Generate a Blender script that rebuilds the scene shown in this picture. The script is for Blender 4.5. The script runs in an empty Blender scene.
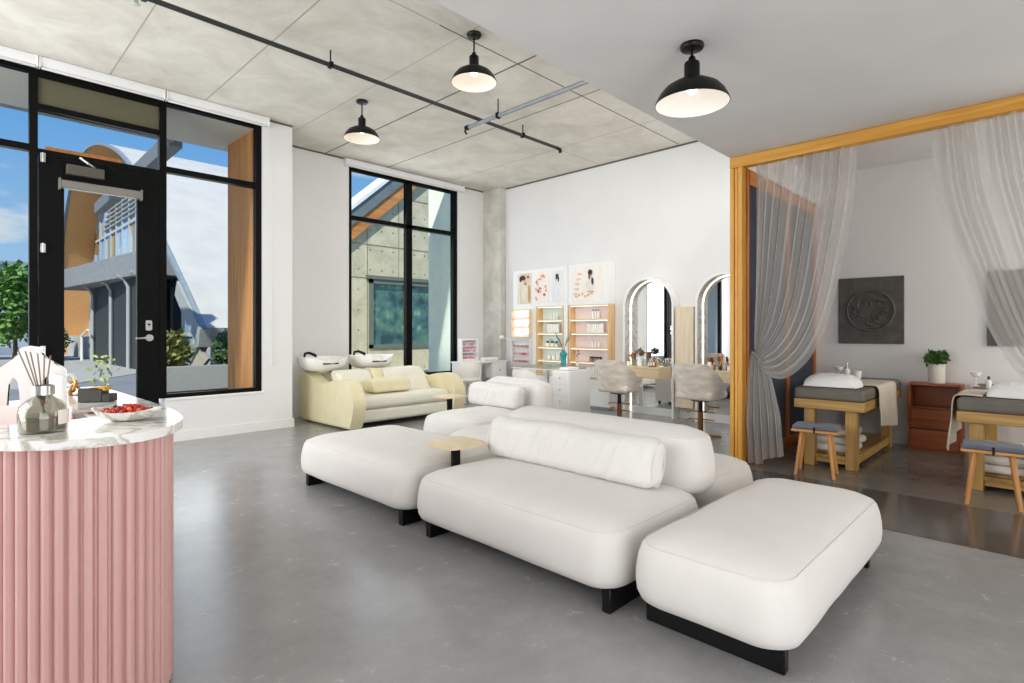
import bpy, bmesh, math, random
from math import sin, cos, pi, radians, sqrt, atan2
from mathutils import Vector, Matrix, noise as mnoise

random.seed(7)
SC = bpy.context.scene
COL = SC.collection

# ------------------------------------------------------------------ materials
def lin(h):
    h = h.lstrip('#')
    o = []
    for i in (0, 2, 4):
        v = int(h[i:i + 2], 16) / 255
        o.append(v / 12.92 if v <= .04045 else ((v + .055) / 1.055) ** 2.4)
    return (*o, 1)

def new_mat(name):
    m = bpy.data.materials.new(name)
    m.use_nodes = True
    nt = m.node_tree
    return m, nt, nt.nodes['Principled BSDF'], nt.nodes['Material Output']

def setp(b, **k):
    names = {'rough': 'Roughness', 'metal': 'Metallic', 'spec': 'Specular IOR Level', 'sheen': 'Sheen Weight', 'alpha': 'Alpha',
             'trans': 'Transmission Weight', 'coat': 'Coat Weight', 'sss': 'Subsurface Weight'}
    for a, v in k.items():
        b.inputs[names[a]].default_value = v

def mat(name, col, rough=.5, metal=0, vary=.06, scale=8, bump=0, bscale=60, spec=.5, sheen=0, stretch=(1, 1, 1), coat=0):
    """principled surface whose colour wanders a little and whose surface has a fine bump"""
    m, nt, b, out = new_mat(name)
    N, L = nt.nodes, nt.links
    setp(b, rough=rough, metal=metal, spec=spec, sheen=sheen, coat=coat)
    tc = N.new('ShaderNodeTexCoord')
    mp = N.new('ShaderNodeMapping'); mp.inputs['Scale'].default_value = stretch
    L.new(tc.outputs['Object'], mp.inputs['Vector'])
    nz = N.new('ShaderNodeTexNoise'); nz.inputs['Scale'].default_value = scale; nz.inputs['Detail'].default_value = 5
    L.new(mp.outputs['Vector'], nz.inputs['Vector'])
    rp = N.new('ShaderNodeValToRGB')
    c = lin(col) if isinstance(col, str) else col
    lo = tuple(max(0, x * (1 - vary)) for x in c[:3]) + (1,)
    hi = tuple(min(1, x * (1 + vary)) for x in c[:3]) + (1,)
    rp.color_ramp.elements[0].position = .3; rp.color_ramp.elements[0].color = lo
    rp.color_ramp.elements[1].position = .7; rp.color_ramp.elements[1].color = hi
    L.new(nz.outputs['Fac'], rp.inputs['Fac'])
    L.new(rp.outputs['Color'], b.inputs['Base Color'])
    if bump:
        n2 = N.new('ShaderNodeTexNoise'); n2.inputs['Scale'].default_value = bscale; n2.inputs['Detail'].default_value = 3
        L.new(mp.outputs['Vector'], n2.inputs['Vector'])
        bp = N.new('ShaderNodeBump'); bp.inputs['Strength'].default_value = bump; bp.inputs['Distance'].default_value = .01
        L.new(n2.outputs['Fac'], bp.inputs['Height'])
        L.new(bp.outputs['Normal'], b.inputs['Normal'])
    return m

def wood(name, dark, light, axis=2, rough=.42, dens=14, bands=.5):
    m, nt, b, out = new_mat(name)
    N, L = nt.nodes, nt.links
    setp(b, rough=rough)
    tc = N.new('ShaderNodeTexCoord')
    mp = N.new('ShaderNodeMapping')
    s = [dens, dens, dens]; s[axis] = dens * .07
    mp.inputs['Scale'].default_value = s
    L.new(tc.outputs['Object'], mp.inputs['Vector'])
    nz = N.new('ShaderNodeTexNoise'); nz.inputs['Scale'].default_value = 1.6; nz.inputs['Detail'].default_value = 7; nz.inputs['Distortion'].default_value = bands
    L.new(mp.outputs['Vector'], nz.inputs['Vector'])
    rp = N.new('ShaderNodeValToRGB')
    rp.color_ramp.elements[0].position = .28; rp.color_ramp.elements[0].color = lin(dark)
    rp.color_ramp.elements[1].position = .68; rp.color_ramp.elements[1].color = lin(light)
    L.new(nz.outputs['Fac'], rp.inputs['Fac'])
    L.new(rp.outputs['Color'], b.inputs['Base Color'])
    bp = N.new('ShaderNodeBump'); bp.inputs['Strength'].default_value = .12; bp.inputs['Distance'].default_value = .004
    L.new(nz.outputs['Fac'], bp.inputs['Height']); L.new(bp.outputs['Normal'], b.inputs['Normal'])
    return m

def emit(name, col, s):
    m, nt, b, out = new_mat(name)
    b.inputs['Base Color'].default_value = lin(col)
    b.inputs['Emission Color'].default_value = lin(col)
    b.inputs['Emission Strength'].default_value = s
    return m

def glassy(name, col='#ffffff', refl=.06, rough=.0, cap=.25):
    """thin clear sheet: mostly see-through with a faint mirror sheen"""
    m, nt, b, out = new_mat(name)
    N, L = nt.nodes, nt.links
    N.remove(b)
    t = N.new('ShaderNodeBsdfTransparent'); t.inputs['Color'].default_value = lin(col)
    g = N.new('ShaderNodeBsdfGlossy'); g.inputs['Roughness'].default_value = rough
    fr = N.new('ShaderNodeFresnel'); fr.inputs['IOR'].default_value = 1.3
    mx = N.new('ShaderNodeMixShader')
    ma = N.new('ShaderNodeMath'); ma.operation = 'MULTIPLY'; ma.inputs[1].default_value = refl / .017
    ma.use_clamp = True
    L.new(fr.outputs['Fac'], ma.inputs[0]); 
    ml = N.new('ShaderNodeMath'); ml.operation = 'MINIMUM'; ml.inputs[1].default_value = cap
    L.new(ma.outputs[0], ml.inputs[0]); L.new(ml.outputs[0], mx.inputs['Fac'])
    L.new(t.outputs[0], mx.inputs[1]); L.new(g.outputs[0], mx.inputs[2])
    L.new(mx.outputs[0], out.inputs['Surface'])
    return m

def sheer(name, col, opac, rough=.8):
    m, nt, b, out = new_mat(name)
    N, L = nt.nodes, nt.links
    N.remove(b)
    d = N.new('ShaderNodeBsdfDiffuse'); d.inputs['Color'].default_value = lin(col)
    tl = N.new('ShaderNodeBsdfTranslucent'); tl.inputs['Color'].default_value = lin(col)
    m1 = N.new('ShaderNodeMixShader'); m1.inputs['Fac'].default_value = .35
    L.new(d.outputs[0], m1.inputs[1]); L.new(tl.outputs[0], m1.inputs[2])
    t = N.new('ShaderNodeBsdfTransparent')
    # folds seen edge-on read denser, like layered voile
    lw = N.new('ShaderNodeLayerWeight'); lw.inputs['Blend'].default_value = .35
    mr = N.new('ShaderNodeMapRange'); mr.inputs['From Min'].default_value = .0; mr.inputs['From Max'].default_value = .75
    mr.inputs['To Min'].default_value = opac; mr.inputs['To Max'].default_value = 1.0
    L.new(lw.outputs['Facing'], mr.inputs['Value'])
    mx = N.new('ShaderNodeMixShader')
    L.new(mr.outputs[0], mx.inputs['Fac'])
    L.new(t.outputs[0], mx.inputs[1]); L.new(m1.outputs[0], mx.inputs[2])
    L.new(mx.outputs[0], out.inputs['Surface'])
    return m

def concrete_floor(name, dark, light, rmin=.16, rmax=.42):
    m, nt, b, out = new_mat(name)
    N, L = nt.nodes, nt.links
    tc = N.new('ShaderNodeTexCoord')
    n1 = N.new('ShaderNodeTexNoise'); n1.inputs['Scale'].default_value = 1.3; n1.inputs['Detail'].default_value = 8; n1.inputs['Roughness'].default_value = .65
    n2 = N.new('ShaderNodeTexNoise'); n2.inputs['Scale'].default_value = 7; n2.inputs['Detail'].default_value = 8; n2.inputs['Roughness'].default_value = .75
    n3 = N.new('ShaderNodeTexNoise'); n3.inputs['Scale'].default_value = 120; n3.inputs['Detail'].default_value = 2
    for n in (n1, n2, n3): L.new(tc.outputs['Object'], n.inputs['Vector'])
    mx = N.new('ShaderNodeMix'); mx.data_type = 'FLOAT'; mx.inputs[0].default_value = .35
    L.new(n1.outputs['Fac'], mx.inputs[2]); L.new(n2.outputs['Fac'], mx.inputs[3])
    my = N.new('ShaderNodeMix'); my.data_type = 'FLOAT'; my.inputs[0].default_value = .13
    L.new(mx.outputs[0], my.inputs[2]); L.new(n3.outputs['Fac'], my.inputs[3])
    rp = N.new('ShaderNodeValToRGB')
    rp.color_ramp.elements[0].position = .34; rp.color_ramp.elements[0].color = lin(dark)
    rp.color_ramp.elements[1].position = .66; rp.color_ramp.elements[1].color = lin(light)
    L.new(my.outputs[0], rp.inputs['Fac']); L.new(rp.outputs['Color'], b.inputs['Base Color'])
    mr = N.new('ShaderNodeMapRange'); mr.inputs['From Min'].default_value = .3; mr.inputs['From Max'].default_value = .7
    mr.inputs['To Min'].default_value = rmin; mr.inputs['To Max'].default_value = rmax
    L.new(n2.outputs['Fac'], mr.inputs['Value']); L.new(mr.outputs[0], b.inputs['Roughness'])
    bp = N.new('ShaderNodeBump'); bp.inputs['Strength'].default_value = .02; bp.inputs['Distance'].default_value = .01
    L.new(n2.outputs['Fac'], bp.inputs['Height']); L.new(bp.outputs['Normal'], b.inputs['Normal'])
    return m

def concrete_raw(name, dark, light, scale=1.2, stain='#6b655a'):
    """board-marked, stained bare concrete"""
    m, nt, b, out = new_mat(name)
    N, L = nt.nodes, nt.links
    setp(b, rough=.85, spec=.2)
    tc = N.new('ShaderNodeTexCoord')
    n1 = N.new('ShaderNodeTexNoise'); n1.inputs['Scale'].default_value = scale; n1.inputs['Detail'].default_value = 9; n1.inputs['Roughness'].default_value = .7
    n1.inputs['Distortion'].default_value = .6
    L.new(tc.outputs['Object'], n1.inputs['Vector'])
    rp = N.new('ShaderNodeValToRGB')
    rp.color_ramp.elements[0].position = .32; rp.color_ramp.elements[0].color = lin(dark)
    rp.color_ramp.elements[1].position = .62; rp.color_ramp.elements[1].color = lin(light)
    L.new(n1.outputs['Fac'], rp.inputs['Fac'])
    n2 = N.new('ShaderNodeTexNoise'); n2.inputs['Scale'].default_value = scale * 9; n2.inputs['Detail'].default_value = 6; n2.inputs['Roughness'].default_value = .8
    L.new(tc.outputs['Object'], n2.inputs['Vector'])
    r2 = N.new('ShaderNodeValToRGB')
    r2.color_ramp.elements[0].position = .66; r2.color_ramp.elements[0].color = (0, 0, 0, 1)
    r2.color_ramp.elements[1].position = .82; r2.color_ramp.elements[1].color = (.7, .7, .7, 1)
    L.new(n2.outputs['Fac'], r2.inputs['Fac'])
    mx = N.new('ShaderNodeMix'); mx.data_type = 'RGBA'
    L.new(r2.outputs['Color'], mx.inputs[0]); L.new(rp.outputs['Color'], mx.inputs[6]); mx.inputs[7].default_value = lin(stain)
    L.new(mx.outputs[2], b.inputs['Base Color'])
    bp = N.new('ShaderNodeBump'); bp.inputs['Strength'].default_value = .25; bp.inputs['Distance'].default_value = .01
    L.new(n2.outputs['Fac'], bp.inputs['Height']); L.new(bp.outputs['Normal'], b.inputs['Normal'])
    return m

def marble(name, base='#f2f0ec', vein='#b9b2a6', scale=5):
    m, nt, b, out = new_mat(name)
    N, L = nt.nodes, nt.links
    setp(b, rough=.12)
    tc = N.new('ShaderNodeTexCoord')
    n1 = N.new('ShaderNodeTexNoise'); n1.inputs['Scale'].default_value = scale; n1.inputs['Detail'].default_value = 8; n1.inputs['Distortion'].default_value = 1.4
    L.new(tc.outputs['Object'], n1.inputs['Vector'])
    rp = N.new('ShaderNodeValToRGB')
    e = rp.color_ramp.elements
    e[0].position = .46; e[0].color = lin(base); e[1].position = .54; e[1].color = lin(base)
    k = e.new(.50); k.color = lin(vein)
    L.new(n1.outputs['Fac'], rp.inputs['Fac']); L.new(rp.outputs['Color'], b.inputs['Base Color'])
    return m

def fabric(name, col, vary=.05, rough=.9, weave=420, bump=.25):
    return mat(name, col, rough=rough, vary=vary, scale=5, bump=bump, bscale=weave, spec=.15, sheen=.15)

M = {}
M['wall'] = mat('painted_wall_white', '#e3e2e1', rough=.8, vary=.015, scale=2, bump=.02, bscale=90, spec=.2)
M['soffit'] = mat('painted_soffit_white', '#dcdbda', rough=.85, vary=.02, scale=3, bump=.05, bscale=60, spec=.15)
M['trim'] = mat('painted_trim_white', '#e9e8e6', rough=.5, vary=.01)
M['ceil'] = concrete_raw('bare_concrete_ceiling', '#cdc7bb', '#e6e1d7', 1.7, '#aaa294')
M['column'] = concrete_raw('bare_concrete_column', '#b4b1a8', '#d2cfc6', 2.4, '#8f8b80')
M['floor'] = concrete_floor('polished_concrete', '#848382', '#a4a3a2', .2, .29)
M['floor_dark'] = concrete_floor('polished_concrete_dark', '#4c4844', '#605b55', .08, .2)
M['floor_treat'] = concrete_floor('polished_concrete_warm_shaded', '#66615c', '#827c75', .1, .25)  # dimmer light of the treatment room is put into this darker colour
M['seam'] = mat('dark_joint', '#6a6459', rough=.9)
M['seam_soft'] = mat('soft_joint', '#b3ab9c', rough=.9)
M['black'] = mat('black_powder_coat', '#060606', rough=.6, vary=.2, bump=.06, bscale=300, spec=.12)
M['blacksat'] = mat('satin_black', '#080808', rough=.4, vary=.1, spec=.25)
M['pane'] = glassy('window_glass', '#f6faf9', .001, cap=.002)
M['blind'] = mat('white_blind_metal', '#e6e6e6', rough=.45, vary=.01)
M['greyblind'] = mat('grey_blind_metal', '#77746c', rough=.5, vary=.08)
M['steel'] = mat('brushed_steel', '#c4c4c2', rough=.28, metal=1, vary=.05)
M['galv'] = mat('galvanised_pipe', '#9aa0a8', rough=.42, metal=.6, vary=.1)
M['gold'] = mat('brushed_gold', '#b98a52', rough=.3, metal=1, vary=.06)
M['copper'] = mat('brown_copper', '#8a5a38', rough=.32, metal=.9, vary=.08)
M['sofa'] = fabric('off_white_boucle', '#e2ded9', vary=.02, weave=500, bump=.3)
M['cush'] = fabric('white_cushion_linen', '#e2dfdb', vary=.02, weave=400, bump=.15)
M['oak'] = wood('light_oak', '#d7bd93', '#ead7b4', 1, .45)
M['oakx'] = wood('light_oak_x', '#d9bf96', '#ecd9b8', 0, .45)
M['oakv'] = wood('pale_oak_vertical', '#d8c3a3', '#e8d8be', 2, .5, 18)
M['shelfwood'] = wood('shelf_oak', '#d9ae75', '#ecc998', 2, .5, 16)
M['pine'] = wood('golden_pine_post', '#c98a2c', '#e2ab4b', 2, .45, 11, .8)
M['pine_y'] = wood('golden_pine_beam', '#c4862c', '#e0a84a', 1, .45, 9, 1.2)
M['orangewood'] = wood('orange_timber', '#9a5420', '#c1752f', 2, .5, 12)
M['bedwood_x'] = wood('bed_ash_x', '#8f6a35', '#c39a58', 0, .5, 12)
M['bedwood_y'] = wood('bed_ash_y', '#96703a', '#c79f5c', 1, .5, 12)
M['bedwood_z'] = wood('bed_ash_z', '#96703a', '#c79f5c', 2, .5, 12)
M['stoolwood'] = wood('stool_oak', '#b9793c', '#d39a5b', 2, .45, 14)
M['stoolseat'] = wood('stool_oak_seat', '#b9793c', '#d39a5b', 1, .45, 14)
M['teak'] = wood('red_teak', '#7d3d1b', '#a65a2c', 1, .4, 10)
M['teakv'] = wood('red_teak_dark', '#5c2c14', '#7d421f', 1, .5, 10)
M['navy'] = fabric('navy_wall_felt', '#343b4c', vary=.22, weave=240, bump=.4)
M['sheer'] = sheer('grey_voile', '#c9c6c1', .44)
M['tie'] = mat('grey_tie', '#8d8983', rough=.8)
M['pink'] = mat('pink_lacquer', '#cfa39d', rough=.38, vary=.03, scale=3)
M['pink2'] = mat('pink_panel', '#efb9b4', rough=.5, vary=.03)
M['marble'] = marble('white_marble_top', scale=4)
M['marble2'] = marble('grey_marble_reveal', '#efede9', '#c3bdb5', 5)
M['white'] = mat('white_lacquer', '#efeeec', rough=.3, vary=.01)
M['whitemat'] = mat('white_matte', '#eceae7', rough=.6, vary=.02)
M['ceramic'] = mat('white_glazed_ceramic', '#f4f3f0', rough=.12, vary=.01)
M['yellow'] = mat('butter_yellow_leather', '#e4dab4', rough=.5, vary=.04, scale=6, bump=.1, bscale=160)
M['cream'] = mat('cream_leather', '#eae6d6', rough=.5, vary=.03, scale=6, bump=.1, bscale=140)
M['velvet'] = mat('taupe_velvet', '#d0c4b7', rough=.8, vary=.18, scale=7, bump=.15, bscale=90, sheen=.5, stretch=(1, 1, 2.5))
M['stoolfab'] = mat('white_stool_leather', '#f0eae4', rough=.55, vary=.05)
M['mattress'] = mat('olive_grey_vinyl', '#69645a', rough=.6, vary=.1, scale=6, bump=.1, bscale=20)
M['blanket'] = fabric('cream_blanket', '#cfc5b2', vary=.06, weave=300)
M['towel'] = fabric('white_towel', '#e9e6e0', vary=.03, weave=250, bump=.5)
M['pillow'] = fabric('white_pillow', '#efeeec', vary=.02, weave=500, bump=.1)
M['slate'] = fabric('slate_blue_seat_felt', '#686c78', vary=.08, weave=400)
M['stone'] = mat('charcoal_carved_stone', '#55534f', rough=.75, vary=.2, scale=12, bump=.3, bscale=60)
M['leaf'] = mat('green_leaf', '#4d6f35', rough=.55, vary=.35, scale=30)
M['euc'] = mat('eucalyptus_leaf', '#6a7d5c', rough=.6, vary=.3, scale=40)
M['teal'] = mat('teal_glaze', '#2f9b98', rough=.2, vary=.1)
M['soil'] = mat('dark_soil', '#2d241c', rough=.95)
M['mint'] = mat('mint_panel', '#deefec', rough=.6, vary=.01)
M['rose'] = mat('rose_panel', '#efdfe0', rough=.6, vary=.01)
M['led'] = emit('led_strip', '#fff6e6', 2.2)
M['ledsoft'] = emit('shelf_led', '#fff6ea', 2.2)
M['bulb'] = emit('lamp_bulb', '#fff0d8', 3)
M['bulb_cool'] = emit('lamp_bulb_cool', '#ffffff', 3)
M['shade_in'] = mat('enamel_white_inside', '#ece6de', rough=.35, vary=.01)
def mirror_mat():
    m, nt, b, out = new_mat('silvered_mirror')
    b.inputs['Base Color'].default_value = (.9, .92, .92, 1)
    setp(b, metal=1, rough=.015)
    return m
M['mirror'] = mirror_mat()
M['clear'] = glassy('clear_bottle_glass', '#f0f1ee', .04, cap=.12)
M['smoke'] = glassy('smoky_bottle_glass', '#e3e2dc', .05, cap=.22)
M['liquid'] = mat('grey_amber_oil', '#a39e92', rough=.2, vary=.1)
M['reed'] = mat('grey_reed', '#8d8173', rough=.8)
M['red'] = mat('red_candy', '#b8281d', rough=.25, vary=.3, scale=60)
M['darkred'] = mat('dark_berry', '#3a0f0d', rough=.3, vary=.2)
M['orange'] = mat('orange_candy', '#d9692a', rough=.3)
M['cardgrey'] = mat('charcoal_card_box', '#34322e', rough=.55, vary=.1)
M['cardyellow'] = mat('yellow_cards', '#d99a1c', rough=.6)
M['paperred'] = mat('red_leaflet', '#b5483c', rough=.6, vary=.2, scale=40)
M['paper'] = mat('white_leaflet', '#e9dfd4', rough=.7, vary=.05)
M['darkcap'] = mat('dark_cap', '#2b2422', rough=.35)
M['amber'] = mat('amber_bottle', '#a8713d', rough=.25, vary=.15)
M['nude'] = mat('nude_makeup', '#d9b394', rough=.35, vary=.1)
M['rubber'] = mat('black_rubber', '#151515', rough=.6)

# ------------------------------------------------------------------ mesh helpers
def link(o, parent=None):
    COL.objects.link(o)
    if parent is not None:
        o.parent = parent
    return o

def obj(name, bm, m, parent=None, smooth=True, angle=40, loc=None, rotz=0):
    me = bpy.data.meshes.new(name)
    bmesh.ops.recalc_face_normals(bm, faces=bm.faces[:])
    bm.to_mesh(me); bm.free()
    mats = m if isinstance(m, (list, tuple)) else [m]
    for x in mats: me.materials.append(x)
    if smooth:
        for p in me.polygons: p.use_smooth = True
        try: me.set_sharp_from_angle(angle=radians(angle))
        except Exception: pass
    o = bpy.data.objects.new(name, me)
    link(o, parent)
    if loc is not None: o.location = loc
    if rotz: o.rotation_euler = (0, 0, rotz)
    return o

def tag(o, label=None, cat=None, group=None, kind=None):
    if label: o['label'] = label
    if cat: o['category'] = cat
    if group: o['group'] = group
    if kind: o['kind'] = kind
    return o

def thing(name, label, cat, loc=(0, 0, 0), rotz=0, group=None):
    o = bpy.data.objects.new(name, None)
    o.empty_display_size = .1
    link(o); o.location = loc; o.rotation_euler = (0, 0, rotz)
    return tag(o, label, cat, group)

def struct(name, bm, m, parent=None, smooth=False):
    o = obj(name, bm, m, parent, smooth)
    if parent is None: o['kind'] = 'structure'
    return o

def copy_tree(o, parent=None):
    c = o.copy(); link(c, parent)
    for ch in list(o.children): copy_tree(ch, c)
    return c

def B(): return bmesh.new()

def box(bm, x0, x1, y0, y1, z0, z1, bev=0, seg=2, mi=0, rot=None):
    r = bmesh.ops.create_cube(bm, size=1)
    vs = r['verts']
    for v in vs:
        v.co = Vector((x0 + (v.co.x + .5) * (x1 - x0), y0 + (v.co.y + .5) * (y1 - y0), z0 + (v.co.z + .5) * (z1 - z0)))
    fs = set(f for v in vs for f in v.link_faces)
    for f in fs: f.material_index = mi
    if bev:
        es = set(e for v in vs for e in v.link_edges)
        q = bmesh.ops.bevel(bm, geom=list(es), offset=bev, segments=seg, affect='EDGES', profile=.5)
        for f in q['faces']: f.material_index = mi
    return bm

def prism(bm, pts, axis, a0, a1, mi=0):
    """closed outline extruded along an axis; pts are the other two coordinates in cyclic order x,y,z minus axis"""
    def P(p, a):
        return {'x': (a, p[0], p[1]), 'y': (p[0], a, p[1]), 'z': (p[0], p[1], a)}[axis]
    lo = [bm.verts.new(P(p, a0)) for p in pts]
    hi = [bm.verts.new(P(p, a1)) for p in pts]
    n = len(pts)
    fs = [bm.faces.new(lo), bm.faces.new(hi[::-1])]
    for i in range(n):
        fs.append(bm.faces.new((lo[i], hi[i], hi[(i + 1) % n], lo[(i + 1) % n])))
    for f in fs: f.material_index = mi
    return fs

def ring_prism(bm, outer, inner, axis, a0, a1, mi=0, closed=True):
    """band between two polylines with the same number of points, extruded along an axis"""
    def P(p, a):
        return {'x': (a, p[0], p[1]), 'y': (p[0], a, p[1]), 'z': (p[0], p[1], a)}[axis]
    A = [[bm.verts.new(P(p, a)) for p in ps] for ps in (outer, inner) for a in (a0, a1)]
    n = len(outer)
    for i in range(n if closed else n - 1):
        j = (i + 1) % n
        o0, o1, i0, i1 = A
        for q in ((o0[i], o0[j], o1[j], o1[i]), (i0[i], i1[i], i1[j], i0[j]), (o0[i], i0[i], i0[j], o0[j]), (o1[i], o1[j], i1[j], i1[i])):
            bm.faces.new(q).material_index = mi
    if not closed:
        o0, o1, i0, i1 = A
        for k in (0, n - 1):
            bm.faces.new((o0[k], o1[k], i1[k], i0[k])).material_index = mi

def lathe(bm, prof, c=(0, 0, 0), n=24, mi=0, axis='z'):
    """profile of (radius, height) turned about a vertical line through c"""
    rings = []
    for r, h in prof:
        if r < 1e-6:
            p = (0, 0, h)
            rings.append([bm.verts.new((c[0], c[1], c[2] + h))])
        else:
            rings.append([bm.verts.new((c[0] + r * cos(2 * pi * k / n), c[1] + r * sin(2 * pi * k / n), c[2] + h)) for k in range(n)])
    for a, b in zip(rings, rings[1:]):
        for k in range(n):
            j = (k + 1) % n
            if len(a) == 1 and len(b) == 1: continue
            if len(a) == 1: f = bm.faces.new((a[0], b[j], b[k]))
            elif len(b) == 1: f = bm.faces.new((a[k], a[j], b[0]))
            else: f = bm.faces.new((a[k], a[j], b[j], b[k]))
            f.material_index = mi
    for rg, fl in ((rings[0], 1), (rings[-1], 0)):
        if len(rg) > 1:
            f = bm.faces.new(rg[::-1] if fl else rg); f.material_index = mi
    return bm

def tube(bm, pts, r, n=8, mi=0, closed=False, taper=None):
    pts = [Vector(p) for p in pts]
    rings = []
    N = len(pts)
    up = None
    for i, p in enumerate(pts):
        if closed: t = pts[(i + 1) % N] - pts[i - 1]
        else: t = pts[min(i + 1, N - 1)] - pts[max(i - 1, 0)]
        if t.length < 1e-9: t = Vector((0, 0, 1))
        t.normalize()
        if up is None:
            up = Vector((0, 0, 1)) if abs(t.z) < .9 else Vector((1, 0, 0))
        s = t.cross(up)
        if s.length < 1e-6: s = t.orthogonal()
        s.normalize(); u = s.cross(t).normalized(); up = u
        rr = r if taper is None else taper[i] if isinstance(taper, (list, tuple)) else r + (taper - r) * i / (N - 1)
        rings.append([bm.verts.new(p + s * rr * cos(2 * pi * k / n) + u * rr * sin(2 * pi * k / n)) for k in range(n)])
    m = N if closed else N - 1
    for i in range(m):
        a, b = rings[i], rings[(i + 1) % N]
        for k in range(n):
            bm.faces.new((a[k], a[(k + 1) % n], b[(k + 1) % n], b[k])).material_index = mi
    if not closed:
        bm.faces.new(rings[0][::-1]).material_index = mi
        bm.faces.new(rings[-1]).material_index = mi
    return bm

def cyl(bm, p0, p1, r0, r1=None, n=16, mi=0):
    return tube(bm, [p0, p1], r0, n, mi, taper=r0 if r1 is None else r1)

def bar(bm, p0, p1, w, h, mi=0):
    """rectangular bar between two points (w across, h in the vertical sense)"""
    p0, p1 = Vector(p0), Vector(p1)
    t = (p1 - p0).normalized()
    up = Vector((0, 0, 1)) if abs(t.z) < .95 else Vector((1, 0, 0))
    s = t.cross(up).normalized(); u = s.cross(t).normalized()
    q = [[bm.verts.new(p + s * a * w / 2 + u * b * h / 2) for a, b in ((-1, -1), (1, -1), (1, 1), (-1, 1))] for p in (p0, p1)]
    fs = [bm.faces.new(q[0][::-1]), bm.faces.new(q[1])]
    for k in range(4): fs.append(bm.faces.new((q[0][k], q[0][(k + 1) % 4], q[1][(k + 1) % 4], q[1][k])))
    for f in fs: f.material_index = mi
    return bm

def grid(bm, fn, nu, nv, mi=0, wrap_u=False):
    vs = [[bm.verts.new(fn(i / (nu if wrap_u else nu - 1), j / (nv - 1))) for j in range(nv)] for i in range(nu)]
    for i in range(nu if wrap_u else nu - 1):
        for j in range(nv - 1):
            k = (i + 1) % nu
            bm.faces.new((vs[i][j], vs[k][j], vs[k][j + 1], vs[i][j + 1])).material_index = mi
    return vs

def rbox(bm, a, b, c, r, cen=(0, 0, 0), k=6, mid=8, deform=None, mi=0):
    """soft box: half sizes a,b,c, edges rounded by radius r, optional deform(Vector)->Vector"""
    def ticks(h, mid):
        rr = min(r, h)
        arc = [-h + rr * (1 - math.tan(pi / 4 * (1 - i / k))) for i in range(k)]
        inn = [-(h - rr) + 2 * (h - rr) * i / mid for i in range(mid + 1)] if h - rr > 1e-6 else [0.0]
        return arc + inn + [-x for x in arc[::-1]]
    H = (a, b, c); mids = mid if isinstance(mid, tuple) else (mid, mid, mid); T = tuple(ticks(h, m_) for h, m_ in zip(H, mids))
    V = {}
    def vert(p):
        key = tuple(round(x, 6) for x in p)
        if key not in V:
            q = Vector(p)
            inner = Vector([max(-(H[i] - min(r, H[i])), min(H[i] - min(r, H[i]), q[i])) for i in range(3)])
            d = q - inner
            if d.length > 1e-9:
                # anisotropic when a half size is below r
                d = d.normalized()
                q = inner + Vector([d[i] * min(r, H[i]) for i in range(3)])
            if deform: q = deform(q)
            V[key] = bm.verts.new(q + Vector(cen))
        return V[key]
    for ax in range(3):
        u, v = [(1, 2), (2, 0), (0, 1)][ax]
        for sgn in (-1, 1):
            for i in range(len(T[u]) - 1):
                for j in range(len(T[v]) - 1):
                    ps = []
                    for (ii, jj) in ((i, j), (i + 1, j), (i + 1, j + 1), (i, j + 1)):
                        p = [0, 0, 0]; p[ax] = sgn * H[ax]; p[u] = T[u][ii]; p[v] = T[v][jj]
                        ps.append(vert(p))
                    if sgn < 0: ps = ps[::-1]
                    if len(set(ps)) >= 3:
                        try: bm.faces.new(list(dict.fromkeys(ps))).material_index = mi
                        except ValueError: pass
    return bm

def pillow_bm(a, b, c, wr=.0, seed=0, n=28, pinch=.5, corner=.08):
    """stuffed cushion lying flat: half sizes a,b and half thickness c, with wrinkles"""
    bm = B()
    off = Vector((seed * 3.1, seed * 1.7, 0))
    def top(sg):
        def f(s, t):
            u, v = 2 * s - 1, 2 * t - 1
            e = max(0, (1 - abs(u) ** 3.5)) ** pinch * max(0, (1 - abs(v) ** 3.5)) ** pinch
            x = u * a * (1 - corner * v * v); y = v * b * (1 - corner * u * u)
            w = mnoise.noise(Vector((u * 4, v * 7, sg)) + off) * wr + mnoise.noise(Vector((u * 11, v * 9, sg * 2)) + off) * wr * .5
            return Vector((x, y, (1.3 * c * e + w * e) if sg > 0 else -.05 * c * e))
        return f
    grid(bm, top(1), n, n); grid(bm, top(-1), n, n)
    bmesh.ops.remove_doubles(bm, verts=bm.verts[:], dist=1e-5)
    return bm

def rrect(x0, x1, y0, y1, r, n=6):
    pts = []
    for cx, cy, a0 in ((x1 - r, y1 - r, 0), (x0 + r, y1 - r, 90), (x0 + r, y0 + r, 180), (x1 - r, y0 + r, 270)):
        for i in range(n + 1):
            a = radians(a0 + 90 * i / n)
            pts.append((cx + r * cos(a), cy + r * sin(a)))
    return pts

def lerp(a, b, t): return a + (b - a) * t

def polyline_at(pts, t):
    """point at fraction t along a list of tuples (uniform per span, smoothed by Catmull-Rom)"""
    n = len(pts) - 1
    x = min(max(t, 0), 1) * n; i = min(int(x), n - 1); f = x - i
    p = [pts[max(i - 1, 0)], pts[i], pts[i + 1], pts[min(i + 2, n)]]
    return tuple(.5 * ((2 * p[1][k]) + (-p[0][k] + p[2][k]) * f + (2 * p[0][k] - 5 * p[1][k] + 4 * p[2][k] - p[3][k]) * f * f + (-p[0][k] + 3 * p[1][k] - 3 * p[2][k] + p[3][k]) * f ** 3) for k in range(len(pts[0])))
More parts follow.
